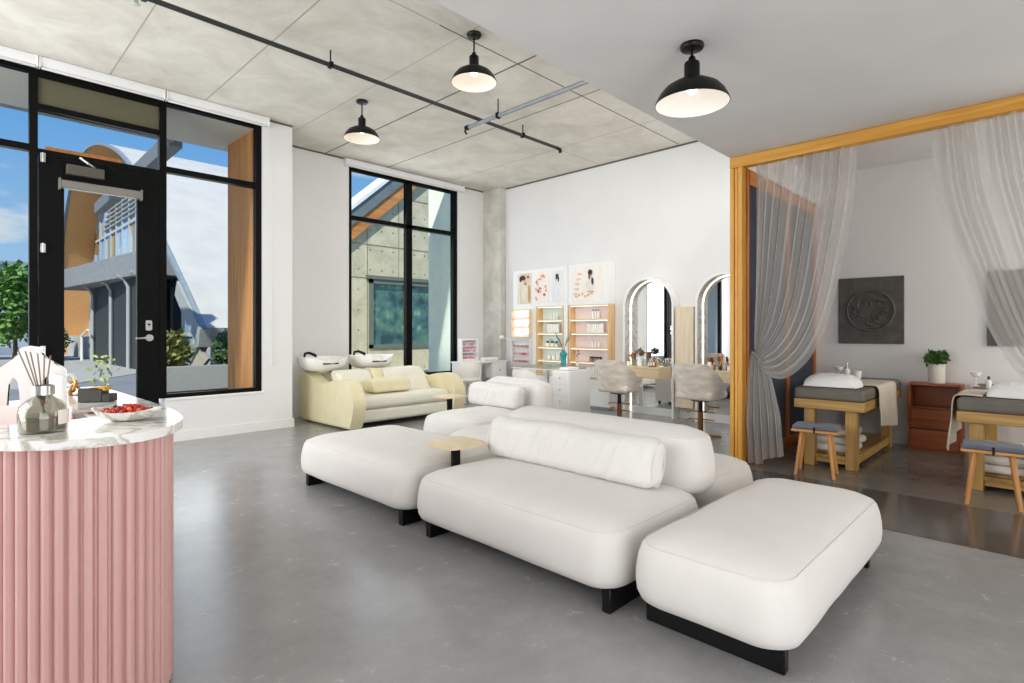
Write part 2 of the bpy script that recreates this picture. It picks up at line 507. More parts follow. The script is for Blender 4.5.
# ------------------------------------------------------------------ camera
cam = bpy.data.cameras.new('camera'); co = bpy.data.objects.new('camera', cam); link(co)
EYE = 1.25
co.location = (0, 0, EYE)
co.rotation_euler = (radians(90), 0, radians(44.33 - 90))
cam.sensor_width = 36; cam.lens = 36 * 555 / 1024
cam.shift_y = -(341.5 - 330) / 1024
cam.clip_end = 300; cam.clip_start = .05
SC.camera = co

# ------------------------------------------------------------------ room shell
XC, YA, YB, ZC, ZS, ZT = 7.33, 7.05, 7.79, 3.89, 2.87, 3.08
bm = B(); box(bm, -2.6, 7.5, -2.6, 8.05, -.12, 0); struct('floor', bm, M['floor'])
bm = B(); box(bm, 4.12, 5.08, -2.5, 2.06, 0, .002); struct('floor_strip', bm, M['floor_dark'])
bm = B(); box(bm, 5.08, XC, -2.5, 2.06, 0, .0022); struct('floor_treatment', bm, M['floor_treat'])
bm = B(); box(bm, -2.6, 7.5, 2.185, 8.05, ZC, ZC + .2); struct('ceiling', bm, M['ceil'])
# formwork joints of the slab: they belong to the ceiling
ceil = bpy.data.objects['ceiling']
def ceil_line(x0, y0, x1, y1, w, m='seam'):
    b_ = B(); bar(b_, (x0, y0, ZC + .003), (x1, y1, ZC + .003), w, .008)
    struct('joint_line', b_, M[m], ceil)
for x, w, m in ((5.03, .014, 'seam'), (3.98, .02, 'seam'), (3.25, .008, 'seam_soft'), (2.1, .015, 'seam_soft'), (6.25, .01, 'seam_soft'), (1.2, .012, 'seam_soft')):
    ceil_line(x, 2.2, x, 7.78, w, m)
ceil_line(3.0, 3.805, 7.3, 3.815, .014, 'seam'); ceil_line(5.03, 5.19, 7.3, 5.18, .010, 'seam_soft'); ceil_line(-1, 3.8, 3.0, 3.8, .01, 'seam_soft')
bm = B(); box(bm, -2.6, 5.38, -2.6, 2.185, ZS, ZC + .2)
box(bm, 5.38, XC + .1, 2.06, 2.185, ZS, ZC + .2); box(bm, 5.38, XC + .1, -2.6, 2.06, ZT, ZC + .2)
struct('ceiling_soffit', bm, M['soffit'])
# wall with the entrance glazing: header, pier at its right end, sill below the side light
bm = B()
box(bm, 2.77, 3.15, YA, YB + .2, 0, ZC)
box(bm, 1.715, 2.77, YA, YA + .2, 0, .49)
box(bm, -2.6, 2.77, YA, YA + .2, 3.835, ZC)
box(bm, -2.6, -1.5, YA, YA + .2, 0, 3.835)
struct('wall_front', bm, M['wall'])
bm = B()
box(bm, 3.15, 4.37, YB, YB + .2, 0, ZC); box(bm, 6.56, 7.5, YB, YB + .2, 0, ZC)
box(bm, 4.37, 6.56, YB, YB + .2, 0, .46); box(bm, 4.37, 6.56, YB, YB + .2, 3.80, ZC)
struct('wall_recess', bm, M['wall'])
bm = B(); box(bm, XC, XC + .17, -2.6, 8.05, 0, ZC); struct('wall_right', bm, M['wall'])
bm = B(); box(bm, -2.75, -2.6, -2.75, 8.05, 0, ZC); struct('wall_left', bm, M['wall'])
bm = B(); box(bm, -2.6, 7.5, -2.75, -2.6, 0, ZC); struct('wall_back', bm, M['wall'])
bm = B(); box(bm, 7.18, 7.33, 7.32, 7.79, 0, ZC, .008, 1); struct('column', bm, M['column'])
# dark bars painted in for the shadow gap where walls meet slab
for i, (a, b_) in enumerate((((3.15, YB - .006, ZC - .012), (7.18, YB - .006, ZC - .012)), ((XC - .006, 2.2, ZC - .012), (XC - .006, 7.3, ZC - .012)), ((-1.5, YA - .006, ZC - .012), (3.15, YA - .006, ZC - .012)))):
    bm = B(); bar(bm, a, b_, .012, .022); struct('shadow_gap_%d' % (i + 1), bm, M['seam'])
# baseboards
def base(name, a, b_, h=.11, th=.018):
    bm = B(); bar(bm, (a[0], a[1], h / 2), (b_[0], b_[1], h / 2), th, h); struct(name, bm, M['trim'])
base('baseboard_front', (1.715, YA - .009), (3.168, YA - .009))
base('baseboard_return', (3.159, YA), (3.159, YB))
base('baseboard_recess', (3.168, YB - .009), (7.18, YB - .009))
base('baseboard_right', (XC - .009, -2.6), (XC - .009, 2.06))
base('baseboard_salon', (XC - .009, 2.2), (XC - .009, 7.3))

# ------------------------------------------------------------------ entrance glazing (Y = 7.05)
def frame_bars(bm, bars, y0, y1):
    for x0, x1, z0, z1 in bars: box(bm, x0, x1, y0, y1, z0, z1, .004, 1)
def pane(parent, x0, x1, z0, z1, y):
    bm = B(); box(bm, x0, x1, y, y + .008, z0, z1); return struct('pane', bm, M['pane'], parent)
y0, y1 = YA + .02, YA + .11
w1 = bpy.data.objects.new('window_1', None); link(w1); w1['kind'] = 'structure'      # right side light
bm = B(); frame_bars(bm, ((1.665, 1.735, .49, 3.835), (2.70, 2.77, .49, 3.835), (1.735, 2.70, 3.765, 3.835), (1.735, 2.70, .49, .535), (1.735, 2.70, 3.01, 3.075)), y0, y1)
struct('window_frame', bm, M['black'], w1)
pane(w1, 1.735, 2.70, .535, 3.01, YA + .06); pane(w1, 1.735, 2.70, 3.075, 3.765, YA + .06)
bm = B(); box(bm, 1.715, 2.79, YA - .012, YA + .02, .462, .489, .004, 1); struct('window_sill', bm, M['trim'], w1)
w2 = bpy.data.objects.new('window_2', None); link(w2); w2['kind'] = 'structure'      # left side light
bm = B(); frame_bars(bm, ((.575, .64, 0, 3.835), (-1.5, .575, 3.75, 3.835), (-1.5, .575, 0, .10), (-1.5, .575, 2.985, 3.05), (-1.5, -1.43, .1, 3.75)), y0, y1)
struct('window_frame', bm, M['black'], w2)
pane(w2, -1.43, .575, .1, 2.985, YA + .06); pane(w2, -1.43, .575, 3.05, 3.75, YA + .06)
# the entrance door with its over-panel
d1 = bpy.data.objects.new('door_1', None); link(d1); d1['kind'] = 'structure'
bm = B(); frame_bars(bm, ((.64, 1.665, 3.72, 3.835), (.64, 1.665, 3.40, 3.46), (.64, 1.665, 2.955, 3.02)), y0, y1)
struct('door_frame', bm, M['black'], d1)
bm = B(); box(bm, .64, 1.665, YA + .05, YA + .07, 3.46, 3.72); struct('over_panel', bm, mat('olive_panel', '#57543f', rough=.8, vary=.12, scale=140), d1)
pane(d1, .64, 1.665, 3.02, 3.40, YA + .06)
bm = B(); frame_bars(bm, ((.645, .84, .0, 2.95), (1.455, 1.66, .0, 2.95), (.84, 1.455, 2.70, 2.95), (.84, 1.455, 0, .28)), YA + .015, YA + .075)
struct('door_leaf', bm, M['black'], d1)
pane(d1, .84, 1.455, .28, 2.70, YA + .04)
bm = B(); box(bm, .85, 1.16, YA - .05, YA + .015, 2.80, 2.90, .006, 1)
dc = struct('door_closer', bm, mat('bronze_closer', '#4a463d', rough=.5, vary=.15, scale=40), d1)
bm = B(); tube(bm, [(1.08, YA - .02, 2.905), (1.02, YA - .06, 2.93), (.96, YA - .02, 2.985)], .011, 6); struct('closer_arm', bm, M['steel'], dc)
bm = B(); box(bm, .80, 1.48, YA - .06, YA + .01, 2.655, 2.735, .008, 1); box(bm, .79, .805, YA - .065, YA + .012, 2.64, 2.75); box(bm, 1.475, 1.49, YA - .065, YA + .012, 2.64, 2.75)
struct('door_blind', bm, M['greyblind'], d1)
for z in (2.93, 2.05, 1.05):
    bm = B(); box(bm, .655, .695, YA - .012, YA + .02, z - .045, z + .045, .003, 1); cyl(bm, (.675, YA - .016, z - .045), (.675, YA - .016, z + .045), .008)
    struct('hinge', bm, M['steel'], d1)
bm = B(); prism(bm, [(x + 1.56, z + 1.30) for x, z in rrect(-.03, .03, -.055, .055, .018)], 'y', YA - .004, YA + .016)
lp = struct('lock_plate', bm, M['steel'], d1)
bm = B(); lathe(bm, [(.0, -.0), (.012, 0), (.012, .01), (0, .01)], n=12); bmesh.ops.rotate(bm, verts=bm.verts[:], matrix=Matrix.Rotation(pi / 2, 3, 'X')); bmesh.ops.translate(bm, verts=bm.verts[:], vec=(1.56, YA - .004, 1.31))
struct('lock_cylinder', bm, M['blacksat'], lp)
bm = B(); cyl(bm, (1.565, YA + .016, 1.165), (1.565, YA - .012, 1.165), .036, n=20); tube(bm, [(1.565, YA - .012, 1.165), (1.565, YA - .05, 1.165), (1.54, YA - .055, 1.165), (1.43, YA - .055, 1.16)], .011, 8)
struct('door_handle', bm, M['steel'], d1, True)

# ------------------------------------------------------------------ recessed window (Y = 7.79)
w3 = bpy.data.objects.new('window_3', None); link(w3); w3['kind'] = 'structure'
y0, y1 = YB + .02, YB + .11
bm = B(); frame_bars(bm, ((4.37, 4.43, .46, 3.80), (6.47, 6.56, .46, 3.80), (5.45, 5.57, .46, 3.80), (4.43, 6.47, 3.735, 3.80), (4.43, 6.47, .46, .51), (4.43, 6.47, 2.965, 3.035)), y0, y1)
struct('window_frame', bm, M['black'], w3)
for a, b_ in ((4.43, 5.45), (5.57, 6.47)):
    pane(w3, a, b_, .51, 2.965, YB + .06); pane(w3, a, b_, 3.035, 3.735, YB + .06)
bm = B(); box(bm, 4.33, 6.6, YB - .012, YB + .02, .43, .459); struct('window_sill', bm, M['trim'], w3)

# roller blinds
def roller(x0, x1, y, z, label):
    t = thing('roller_blind', label, 'blind', (x0, y, z))
    L = x1 - x0
    bm = B(); prism(bm, [(0, .045), (-.075, .045), (-.078, .0), (-.06, -.042), (-.02, -.05), (0, -.05)], 'x', .012, L - .012); obj('cassette', bm, M['blind'], t)
    bm = B(); box(bm, .02, L - .02, -.055, -.03, -.066, -.048, .004, 1); obj('bottom_rail', bm, M['trim'], t)
    for a in (0, L - .014):
        bm = B(); box(bm, a, a + .014, -.085, 0, -.06, .05, .004, 1); obj('end_cap', bm, M['trim'], t)
    return t
roller(-1.45, .635, YA, 3.84, 'white roller blind cassette above the left side light beside the entrance door')
roller(.64, 1.70, YA, 3.84, 'white roller blind cassette above the black entrance door')
t = roller(1.71, 2.83, YA, 3.84, 'white roller blind cassette above the side light right of the entrance door')
bm = B(); tube(bm, [(1.14, -.02, 0), (1.17, -.012, -1.4), (1.17, -.012, -2.95)], .0028, 5); c_ = obj('pull_cord', bm, M['blind'], t)
bm = B(); box(bm, 1.158, 1.182, -.022, -.004, -3.04, -2.95, .003, 1); obj('cord_weight', bm, M['blind'], c_)
roller(4.28, 6.66, YB, 3.83, 'long white roller blind cassette above the tall recessed window')

# ------------------------------------------------------------------ sprinkler pipes under the slab
t = thing('sprinkler_pipe', 'long dark steel sprinkler pipe running under the concrete ceiling towards the shelf wall', 'pipe', (0, 4.885, 3.75))
bm = B(); cyl(bm, (.2, 0, 0), (5.92, 0, 0), .021, n=12); obj('pipe_run', bm, mat('black_pipe', '#2a2c2e', rough=.5), t)
bm = B(); tube(bm, [(5.88, 0, 0), (5.95, 0, -.005), (5.96, 0, -.05)], .024, 10); obj('elbow', bm, M['blacksat'], t)
for x in (1.05, 2.55, 5.2):
    bm = B(); cyl(bm, (x, 0, .02), (x, 0, .14), .007, n=8); box(bm, x - .02, x + .02, -.03, .03, -.028, .03, .006, 1); obj('hanger', bm, M['blacksat'], t)
bm = B(); cyl(bm, (1.0, 0, -.02), (1.0, 0, -.07), .014, n=10); lathe(bm, [(0, 0), (.03, .004), (.03, .008), (0, .01)], (1.0, 0, -.085), 12); obj('sprinkler_head', bm, M['steel'], t)
t = thing('branch_pipe', 'shorter grey galvanised sprinkler pipe crossing below the long dark pipe', 'pipe', (4.43, 0, 3.70))
bm = B(); cyl(bm, (0, 2.19, .0), (0, 5.06, .0), .024, n=12); obj('pipe_run', bm, M['galv'], t)
bm = B(); cyl(bm, (0, 5.05, 0), (0, 5.11, 0), .03, n=10); tube(bm, [(0, 5.09, 0), (0, 5.13, -.03), (.03, 5.13, -.06)], .012, 8); obj('valve', bm, M['blacksat'], t)
for y in (4.55, 3.2):
    bm = B(); cyl(bm, (0, y, .02), (0, y, .19), .007, n=8); box(bm, -.03, .03, y - .02, y + .02, -.03, .034, .006, 1); obj('hanger', bm, M['blacksat'], t)

# ------------------------------------------------------------------ pendant lamps
def pendant(x, y, z, label, stem, warm, S=1.0):
    t = thing('pendant_lamp', label, 'lamp', (x, y, z), 0)
    bm = B(); lathe(bm, [(0, 0), (.064, 0), (.067, -.012), (.060, -.026), (.03, -.032), (0, -.034)], n=28); obj('ceiling_rose', bm, M['blacksat'], t)
    bm = B(); cyl(bm, (0, 0, -.03), (0, 0, -stem), .0075, n=10); obj('stem', bm, M['blacksat'], t)
    h = -stem
    bm = B(); lathe(bm, [(.008, h + .03), (.018, h + .02), (.022, h), (.0, h - .002)], n=16); lathe(bm, [(0, h - .006), (.040, h - .010), (.043, h - .02), (.043, h - .10), (.0, h - .10)], n=24); obj('socket_cap', bm, M['blacksat'], t)
    prof = [(.043, h - .098), (.060, h - .112), (.105, h - .128), (.150, h - .155), (.180, h - .190), (.198, h - .225), (.204, h - .240), (.205, h - .246)]
    bm = B(); lathe(bm, prof + [(r - .004, z_) for r, z_ in reversed(prof[1:])] + [(.043, h - .104)], n=48)
    # inner wall is white enamel
    for f in bm.faces:
        c_ = f.calc_center_median(); f.normal_update()
    sh = obj('lamp_shade', bm, [M['blacksat'], M['shade_in']], t)
    k = 48; n0 = len(prof) - 1
    for p in sh.data.polygons:
        if p.index >= (n0 + 1) * k and p.index < (2 * n0 + 1) * k: p.material_index = 1
        elif p.index >= (2 * n0) * k: p.material_index = 1
    bm = B(); lathe(bm, [(.012, h - .10), (.02, h - .115), (.034, h - .15), (.030, h - .172), (.014, h - .186), (0, h - .188)], n=20); obj('bulb', bm, M['bulb' if warm else 'bulb_cool'], t)
    l = bpy.data.lights.new('lamp_light', 'POINT'); l.energy = .35 if warm else .4; l.color = (1, .9, .76) if warm else (1, .97, .93); l.shadow_soft_size = .04
    lo = bpy.data.objects.new('lamp_light', l); link(lo, t); lo.location = (0, 0, h - .205)
pendant(2.972, 1.473, ZS, 'black dome pendant lamp hanging from the white lower ceiling near the curtains', .09, False)
pendant(3.304, 3.701, ZC, 'black dome pendant lamp on the concrete ceiling between the pipe and the white soffit', .19, True)
pendant(3.368, 5.708, ZC, 'black dome pendant lamp on the concrete ceiling nearest the tall recessed window', .19, True)

# ------------------------------------------------------------------ timber portal and felt screen of the treatment room
t = thing('timber_portal', 'golden pine post and beam framing the curtained opening of the treatment room', 'frame', (5.18, 2.06, 0))
bm = B()
for a, b_, dx in ((.09, .128, 0), (.056, .087, .008), (.012, .053, .0)): box(bm, dx, .10, a, b_, .004, 2.77, .004, 1)
obj('post', bm, M['pine'], t)
bm = B(); box(bm, -.006, .085, -4.4, .128, 2.768, 2.868, .004, 1); obj('beam', bm, M['pine_y'], t)
bm = B(); box(bm, .085, .13, -.004, .07, .004, 2.77, .003, 1); obj('post_lining', bm, M['orangewood'], t)
bm = B(); box(bm, 5.28, XC, 2.075, 2.185, 0, ZS); struct('wall_partition', bm, M['wall'])
t = thing('felt_screen', 'dark navy felt wall screen with orange timber battens behind the left curtain', 'screen', (5.28, 2.075, 0))
W = XC - 5.28
for a, b_ in ((.03, 1.03), (1.11, 1.97)):
    bm = B(); box(bm, a, b_, -.012, 0, .10, 2.62); obj('felt_panel', bm, M['navy'], t)
for a, b_ in ((1.03, 1.11), (1.97, 2.04)):
    bm = B(); box(bm, a, b_, -.03, 0, .10, 2.62); obj('batten', bm, M['orangewood'], t)
bm = B(); box(bm, .03, 2.04, -.03, 0, 2.62, 2.76); obj('top_rail', bm, wood('orange_rail', '#a85f26', '#c97f38', 0, .5, 12), t)
bm = B(); box(bm, .03, 2.04, -.035, 0, .003, .10); obj('bottom_rail', bm, wood('orange_rail_low', '#9a5420', '#b96c2d', 0, .5, 12), t)

# ------------------------------------------------------------------ outside
bm = B(); box(bm, -60, 60, 8.2, 95, -.3, -.06); struct('street', bm, mat('asphalt', '#84868a', rough=.9, vary=.12, scale=.8, bump=.2, bscale=40))
bm = B(); box(bm, -14, 4.35, 7.26, 12.4, -.3, -.03); box(bm, -14, 20, 7.26, 8.6, -.3, -.035); struct('pavement', bm, mat('pale_pavement', '#d9d6cf', rough=.9, vary=.08, scale=3))
bm = B(); prism(bm, [(1.5, 16), (5, 21), (5, 38), (-6, 38), (-6, 24)], 'z', -.06, -.045); struct('forecourt', bm, mat('grey_paving', '#adaca8', rough=.9, vary=.1, scale=2))
bm = B(); box(bm, -6, 3.15, 7.26, 8.43, 3.79, 4.1); struct('roof_overhang', bm, mat('stippled_soffit', '#cfc9bf', rough=.9, vary=.1, scale=80))
bm = B(); box(bm, -6, 2.2, 8.43, 8.7, 3.83, 4.1); struct('roof_fascia', bm, mat('grey_fascia', '#8a8a88', rough=.7))
t = thing('porch_beam', 'grey steel porch beam running outwards above the side light', 'beam', (2.25, 8.45, 3.95))
bm = B(); bar(bm, (0, .26, -.05), (0.12, 6.5, -.05), .16, .22); obj('steel_beam', bm, mat('grey_steel_beam', '#77787a', rough=.6), t)
bm = B(); bar(bm, (-1.0, 4.3, .3), (.1, 4.3, .3), .2, .45); obj('cross_beam', bm, M['orangewood'], t)
tag(obj('jamb_panel', box(B(), 2.735, 2.80, 7.27, 8.15, -.03, 3.79), wood('jamb_cedar', '#a8672c', '#cf8f4c', 2, .6, 9)), 'tall orange cedar fin panel standing outside the right edge of the entrance glazing', 'panel')
tag(obj('return_panel', box(B(), 6.585, 6.80, 8.0, 8.7, -.03, 4.2), mat('pale_green_render', '#f0f2de', rough=.9, vary=.03)), 'pale green rendered fin wall outside the right edge of the recessed window', 'wall')

# vaulted hall across the street: rim curve in the plane X = 4.3 seen along its length
RIM = [(38.2, -.06), (38.0, 1.5), (37.2, 4.2), (35.6, 6.9), (33.2, 8.5), (30.4, 9.0), (27.5, 8.75), (24.2, 7.85), (21.6, 6.7), (19.4, 5.2), (17.7, 3.85), (16.6, 3.05), (15.4, 2.2), (14.17, 1.3)]
def rim(t): return polyline_at(RIM, t)
def inner(t):
    y, z = rim(t); return (lerp(y, 27.0, .09), z * .93)
hall = thing('vaulted_hall', 'vaulted timber hall with glazed front and white shell roof across the street', 'building', (0, 0, 0))
NS = 48
bm = B(); grid(bm, lambda s, v: Vector((lerp(4.3, 9.0, v), *rim(s))), NS, 2); obj('shell_roof', bm, mat('white_shell_roof', '#c4c0bb', rough=.8, vary=.06, scale=1.5, bump=.2, bscale=6), hall)
bm = B(); grid(bm, lambda s, v: Vector((lerp(4.32, 5.7, v), *[lerp(a, b_, .12) for a, b_ in zip(rim(s), inner(s))])), NS, 2); obj('timber_soffit', bm, mat('brick_timber_soffit', '#eda868', rough=.8, vary=.2, scale=5, stretch=(6, 1, 6)), hall)
bm = B(); ring_prism(bm, [rim(i / NS) for i in range(NS + 1)], [tuple(lerp(a, b_, .16) for a, b_ in zip(rim(i / NS), inner(i / NS))) for i in range(NS + 1)], 'x', 4.20, 4.292, closed=False); obj('roof_rim', bm, mat('zinc_rim', '#8d979e', rough=.5, vary=.1), hall)
XG = 5.55
pts = [tuple(lerp(a, b_, .13) for a, b_ in zip(rim(i / NS), inner(i / NS))) for i in range(NS + 1)]
bm = B(); prism(bm, [(y, max(z, -.06)) for y, z in pts] , 'x', XG, XG + .05)
def glass_front():
    m, nt, b, out = new_mat('hall_glass')
    N, L = nt.nodes, nt.links
    setp(b, rough=.12)
    tc = N.new('ShaderNodeTexCoord'); mp = N.new('ShaderNodeMapping'); mp.inputs['Scale'].default_value = (1, .28, .3)
    L.new(tc.outputs['Object'], mp.inputs['Vector'])
    v = N.new('ShaderNodeTexVoronoi'); v.inputs['Scale'].default_value = 2.2
    L.new(mp.outputs['Vector'], v.inputs['Vector'])
    rp = N.new('ShaderNodeValToRGB'); rp.color_ramp.interpolation = 'CONSTANT'
    e = rp.color_ramp.elements
    e[0].position = 0; e[0].color = lin('#8fb2d2'); e[1].position = .45; e[1].color = lin('#5d86ab')
    for p, c_ in ((.62, '#9c7f55'), (.78, '#a9c6dd')):
        k = e.new(p); k.color = lin(c_)
    sx = N.new('ShaderNodeSeparateColor'); L.new(v.outputs['Color'], sx.inputs[0]); L.new(sx.outputs[0], rp.inputs['Fac'])
    L.new(rp.outputs['Color'], b.inputs['Base Color'])
    return m
gf = obj('glass_front', bm, glass_front(), hall, False)
bm = B()
for z in (1.1, 2.8, 4.3, 5.8):
    bar(bm, (XG - .03, 15.5 + z * 1.1, z), (XG - .03, 37.5 - z * .35, z), .08, .11)
for i in range(18):
    y = 15.6 + i * 1.25
    top = min((z for (yy, z) in pts if abs(yy - y) < .9), default=.2) - .25
    if top > .3: bar(bm, (XG - .03, y, -.05), (XG - .03, y, min(top, 7.5)), .09, .1)
obj('mullion_grid', bm, mat('pale_mullion', '#b9bec2', rough=.5), gf)
bm = B()
for k in range(9):
    z = 6.1 + k * .2; bar(bm, (XG - .05, 24.0 + k * .3, z), (XG - .05, 33.5 - k * .25, z), .1, .07)
obj('louvre', bm, mat('grey_louvre', '#9b9c9d', rough=.6), hall)
bm = B(); prism(bm, [(3.3, 31.0), (5.5, 31.0), (5.5, 20.2), (4.3, 20.2)], 'z', 3.0, 3.75); obj('entry_canopy', bm, mat('grey_canopy', '#8b8c8d', rough=.8, vary=.15, scale=8), hall)
bm = B(); box(bm, 4.4, 4.9, 20.0, 29.5, -.06, 3.1); pw = obj('dark_porch_wall', bm, mat('dark_porch', '#35383a', rough=.6, vary=.15), hall)
for y in (28.6, 25.0, 22.2, 20.3):
    bm = B(); tube(bm, [(4.32, y, -.05), (4.32, y, 2.7), (4.2, y, 2.95), (4.0, y, 3.05)], .06, 8); obj('downpipe', bm, mat('grey_downpipe', '#aeb0b0', rough=.5), pw)
bm = B(); box(bm, 4.5, 4.85, 30, 36.8, -.06, .95); obj('plinth', bm, mat('plinth_concrete', '#b9b7b1', rough=.9, vary=.06), hall)
bm = B(); tube(bm, [(4.1, 29.6, -.05), (4.1, 29.6, 1.0), (4.1, 28.2, 1.25)], .05, 8); obj('handrail', bm, M['white'], hall)
# foot of the roof shell and its steel strut
bm = B(); prism(bm, [(14.17, 1.27), (14.3, .85), (15.2, 1.40), (16.2, 2.15), (16.0, 2.50), (15.4, 2.08)], 'x', 4.15, 5.6); obj('shell_foot', bm, mat('board_marked_shell', '#a4a3a1', rough=.85, vary=.12, scale=6), hall)
bm = B(); bar(bm, (4.3, 14.35, 1.1), (4.15, 14.9, .2), .28, .12); bar(bm, (4.3, 14.5, 1.15), (4.15, 15.05, .2), .1, .16); obj('steel_strut', bm, M['galv'], hall)
bm = B(); bar(bm, (4.0, 14.95, .1), (4.3, 14.4, .75), .1, .5); obj('strut_footing', bm, mat('footing', '#a79f92', rough=.9), hall)

pl = thing('concrete_planter', 'low grey concrete planter wall across the pavement outside the side light', 'planter', (3.3, 13, -.03))
bm = B(); box(bm, -.4, 2.2, 0, .18, 0, .52, .01, 1); obj('front_wall', bm, mat('planter_concrete', '#8f8f8c', rough=.9, vary=.08, scale=20), pl)
bm = B(); box(bm, -.4, 2.2, .18, 1.0, 0, .40); obj('planting_soil', bm, M['soil'], pl)

def foliage_bm(n, rx, ry, rz, leaf, seed, up=.2):
    rnd = random.Random(seed); bm = B()
    for _ in range(n):
        th, ph = rnd.uniform(0, 2 * pi), math.acos(rnd.uniform(-1, 1)); r = rnd.uniform(.35, 1) ** .5
        c_ = Vector((rx * r * sin(ph) * cos(th), ry * r * sin(ph) * sin(th), rz * r * cos(ph)))
        c_ *= 1 + .35 * mnoise.noise(c_ * (2.2 / max(rx, .1)) + Vector((seed, 0, 0)))
        d = Vector((rnd.gauss(0, 1), rnd.gauss(0, 1), rnd.gauss(up, 1))).normalized()
        s = d.orthogonal().normalized() * leaf * .32; l = d * leaf * rnd.uniform(.6, 1.2)
        q = [bm.verts.new(c_ + x) for x in (Vector(), l * .5 + s, l, l * .5 - s)]
        bm.faces.new(q)
    return bm
def plant(name, label, cat, loc, r, leaf, n, m, seed, trunk=None, group=None):
    t = thing(name, label, cat, loc, 0, group)
    if trunk:
        bm = B(); tube(bm, [(0, 0, 0), (.03, .02, trunk * .5), (0, 0, trunk + r[2] * .3)], .12, 8, taper=.05); obj('trunk', bm, mat('bark', '#5b4a3a', rough=.95, vary=.2), t)
    bm = foliage_bm(n, *r, leaf, seed); bmesh.ops.translate(bm, verts=bm.verts[:], vec=(0, 0, (trunk or 0) + r[2] * (1 if trunk else 1.05)))
    obj('foliage', bm, m, t, False)
    return t
LG = mat('tree_leaf', '#5f8a3c', rough=.6, vary=.5, scale=2.5)
FG = mat('fern_leaf', '#7d7f45', rough=.7, vary=.5, scale=5)
DG = mat('dark_shrub_leaf', '#3e5a33', rough=.7, vary=.45, scale=6)
plant('broadleaf_tree', 'bright green tree beyond the street, seen through the left side light', 'tree', (2.0, 30, -.05), (1.15, 1.1, 1.5), .26, 2600, LG, 3, .8)
plant('broadleaf_tree', 'second green tree further along the street at the left edge of the glazing', 'tree', (.2, 33, -.05), (1.5, 1.3, 1.3), .26, 2400, DG, 9, 1.0)
plant('bronze_fern', 'bushy bronze and green fern in the planter beside the strut', 'plant', (3.45, 13.55, .36), (.27, .28, .4), .18, 900, FG, 5)
plant('low_shrub', 'dark green low shrub at the left end of the planter', 'plant', (3.02, 13.5, .36), (.14, .18, .2), .13, 500, DG, 6)
plant('planter_shrub', 'dark green shrub in the planter behind the strut footing', 'plant', (4.62, 13.75, .36), (.3, .3, .42), .14, 900, DG, 8)
plant('forecourt_shrub', 'small dark shrub by the hall plinth across the forecourt', 'plant', (3.6, 33.5, -.05), (.55, .7, .75), .2, 700, DG, 12)
plant('door_sapling', 'light green sapling just outside the entrance door by its handle', 'plant', (1.95, 11.8, -.03), (.2, .16, .42), .10, 60, mat('sapling_leaf', '#a9b064', rough=.6, vary=.3, scale=9), 15)
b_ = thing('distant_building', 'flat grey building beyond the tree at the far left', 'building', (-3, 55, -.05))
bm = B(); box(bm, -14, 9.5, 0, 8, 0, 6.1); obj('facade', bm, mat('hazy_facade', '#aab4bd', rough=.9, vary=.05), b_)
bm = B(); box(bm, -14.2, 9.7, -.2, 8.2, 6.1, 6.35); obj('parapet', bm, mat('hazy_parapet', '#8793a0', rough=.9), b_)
b_ = thing('parked_car', 'dark car parked by the kerb behind the counter, seen through the left side light', 'car', (-2.6, 15.5, -.06))
bm = B(); prism(bm, [(-2.1, .25), (2.1, .25), (2.15, .65), (1.3, .8), (.7, 1.3), (-1.0, 1.32), (-1.7, .85), (-2.1, .75)], 'y', -.8, .8); obj('car_body', bm, mat('car_paint', '#5d6168', rough=.25), b_)
for x in (-1.3, 1.3):
    bm = B(); cyl(bm, (x, -.85, .32), (x, .85, .32), .32, n=20); obj('wheel', bm, M['rubber'], b_)

# concrete building facing the recessed window
nb = thing('concrete_building', 'tie-hole marked concrete building with a wooden eave beyond the recessed window', 'building', (0, 11, 0))
def tie_concrete():
    m = concrete_raw('tie_hole_concrete', '#b3aa90', '#cfc7ac', 2.5, '#8d7a55')
    return m
wx0, wx1, wz0, wz1 = 6.66, 8.60, .84, 2.40
def zr(x): return 3.55 + (x - 6.22) * .86
bm = B()
for x0, x1, z0, z1 in ((5.0, wx0, -.06, 0), (wx1, 11, -.06, 0)): pass
prism(bm, [(5.9, -.06), (wx0, -.06), (wx0, zr(wx0)), (5.9, zr(5.9))], 'y', 0, .4)
prism(bm, [(wx0, -.06), (wx1, -.06), (wx1, wz0), (wx0, wz0)], 'y', 0, .4)
prism(bm, [(wx0, wz1), (wx1, wz1), (wx1, zr(wx1)), (wx0, zr(wx0))], 'y', 0, .4)
prism(bm, [(wx1, -.06), (12, -.06), (12, zr(12)), (wx1, zr(wx1))], 'y', 0, .4)
wl = obj('facade', bm, tie_concrete(), nb, False)
bm = B()
for z in (3.17, 2.42, 4.35):
    bar(bm, (6.0 if z < 4 else 7.4, -.004, z), (11, -.004, z), .01, .018)
for x in (6.62, 7.45, 8.72, 9.6):
    bar(bm, (x, -.004, 2.4 if 6.63 < x < 8.6 else .3), (x, -.004, zr(x) - .2), .018, .01)
obj('panel_joint', bm, mat('panel_joint_grey', '#8f8875', rough=.9), wl)
bm = B(); rnd = random.Random(4)
for i in range(13):
    for k in range(9):
        x, z = 6.1 + i * .3, .35 + k * .45 
        if zr(x) - .35 < z or (wx0 - .1 < x < wx1 + .1 and wz0 - .1 < z < wz1 + .1): continue
        lathe_c = (x, -.003, z)
        vs = [bm.verts.new((x + .022 * cos(a * pi / 4), -.003, z + .022 * sin(a * pi / 4))) for a in range(8)]
        bm.faces.new(vs)
obj('tie_hole', bm, mat('tie_hole_brown', '#8c7440', rough=.9, vary=.3), wl)['kind'] = 'stuff'
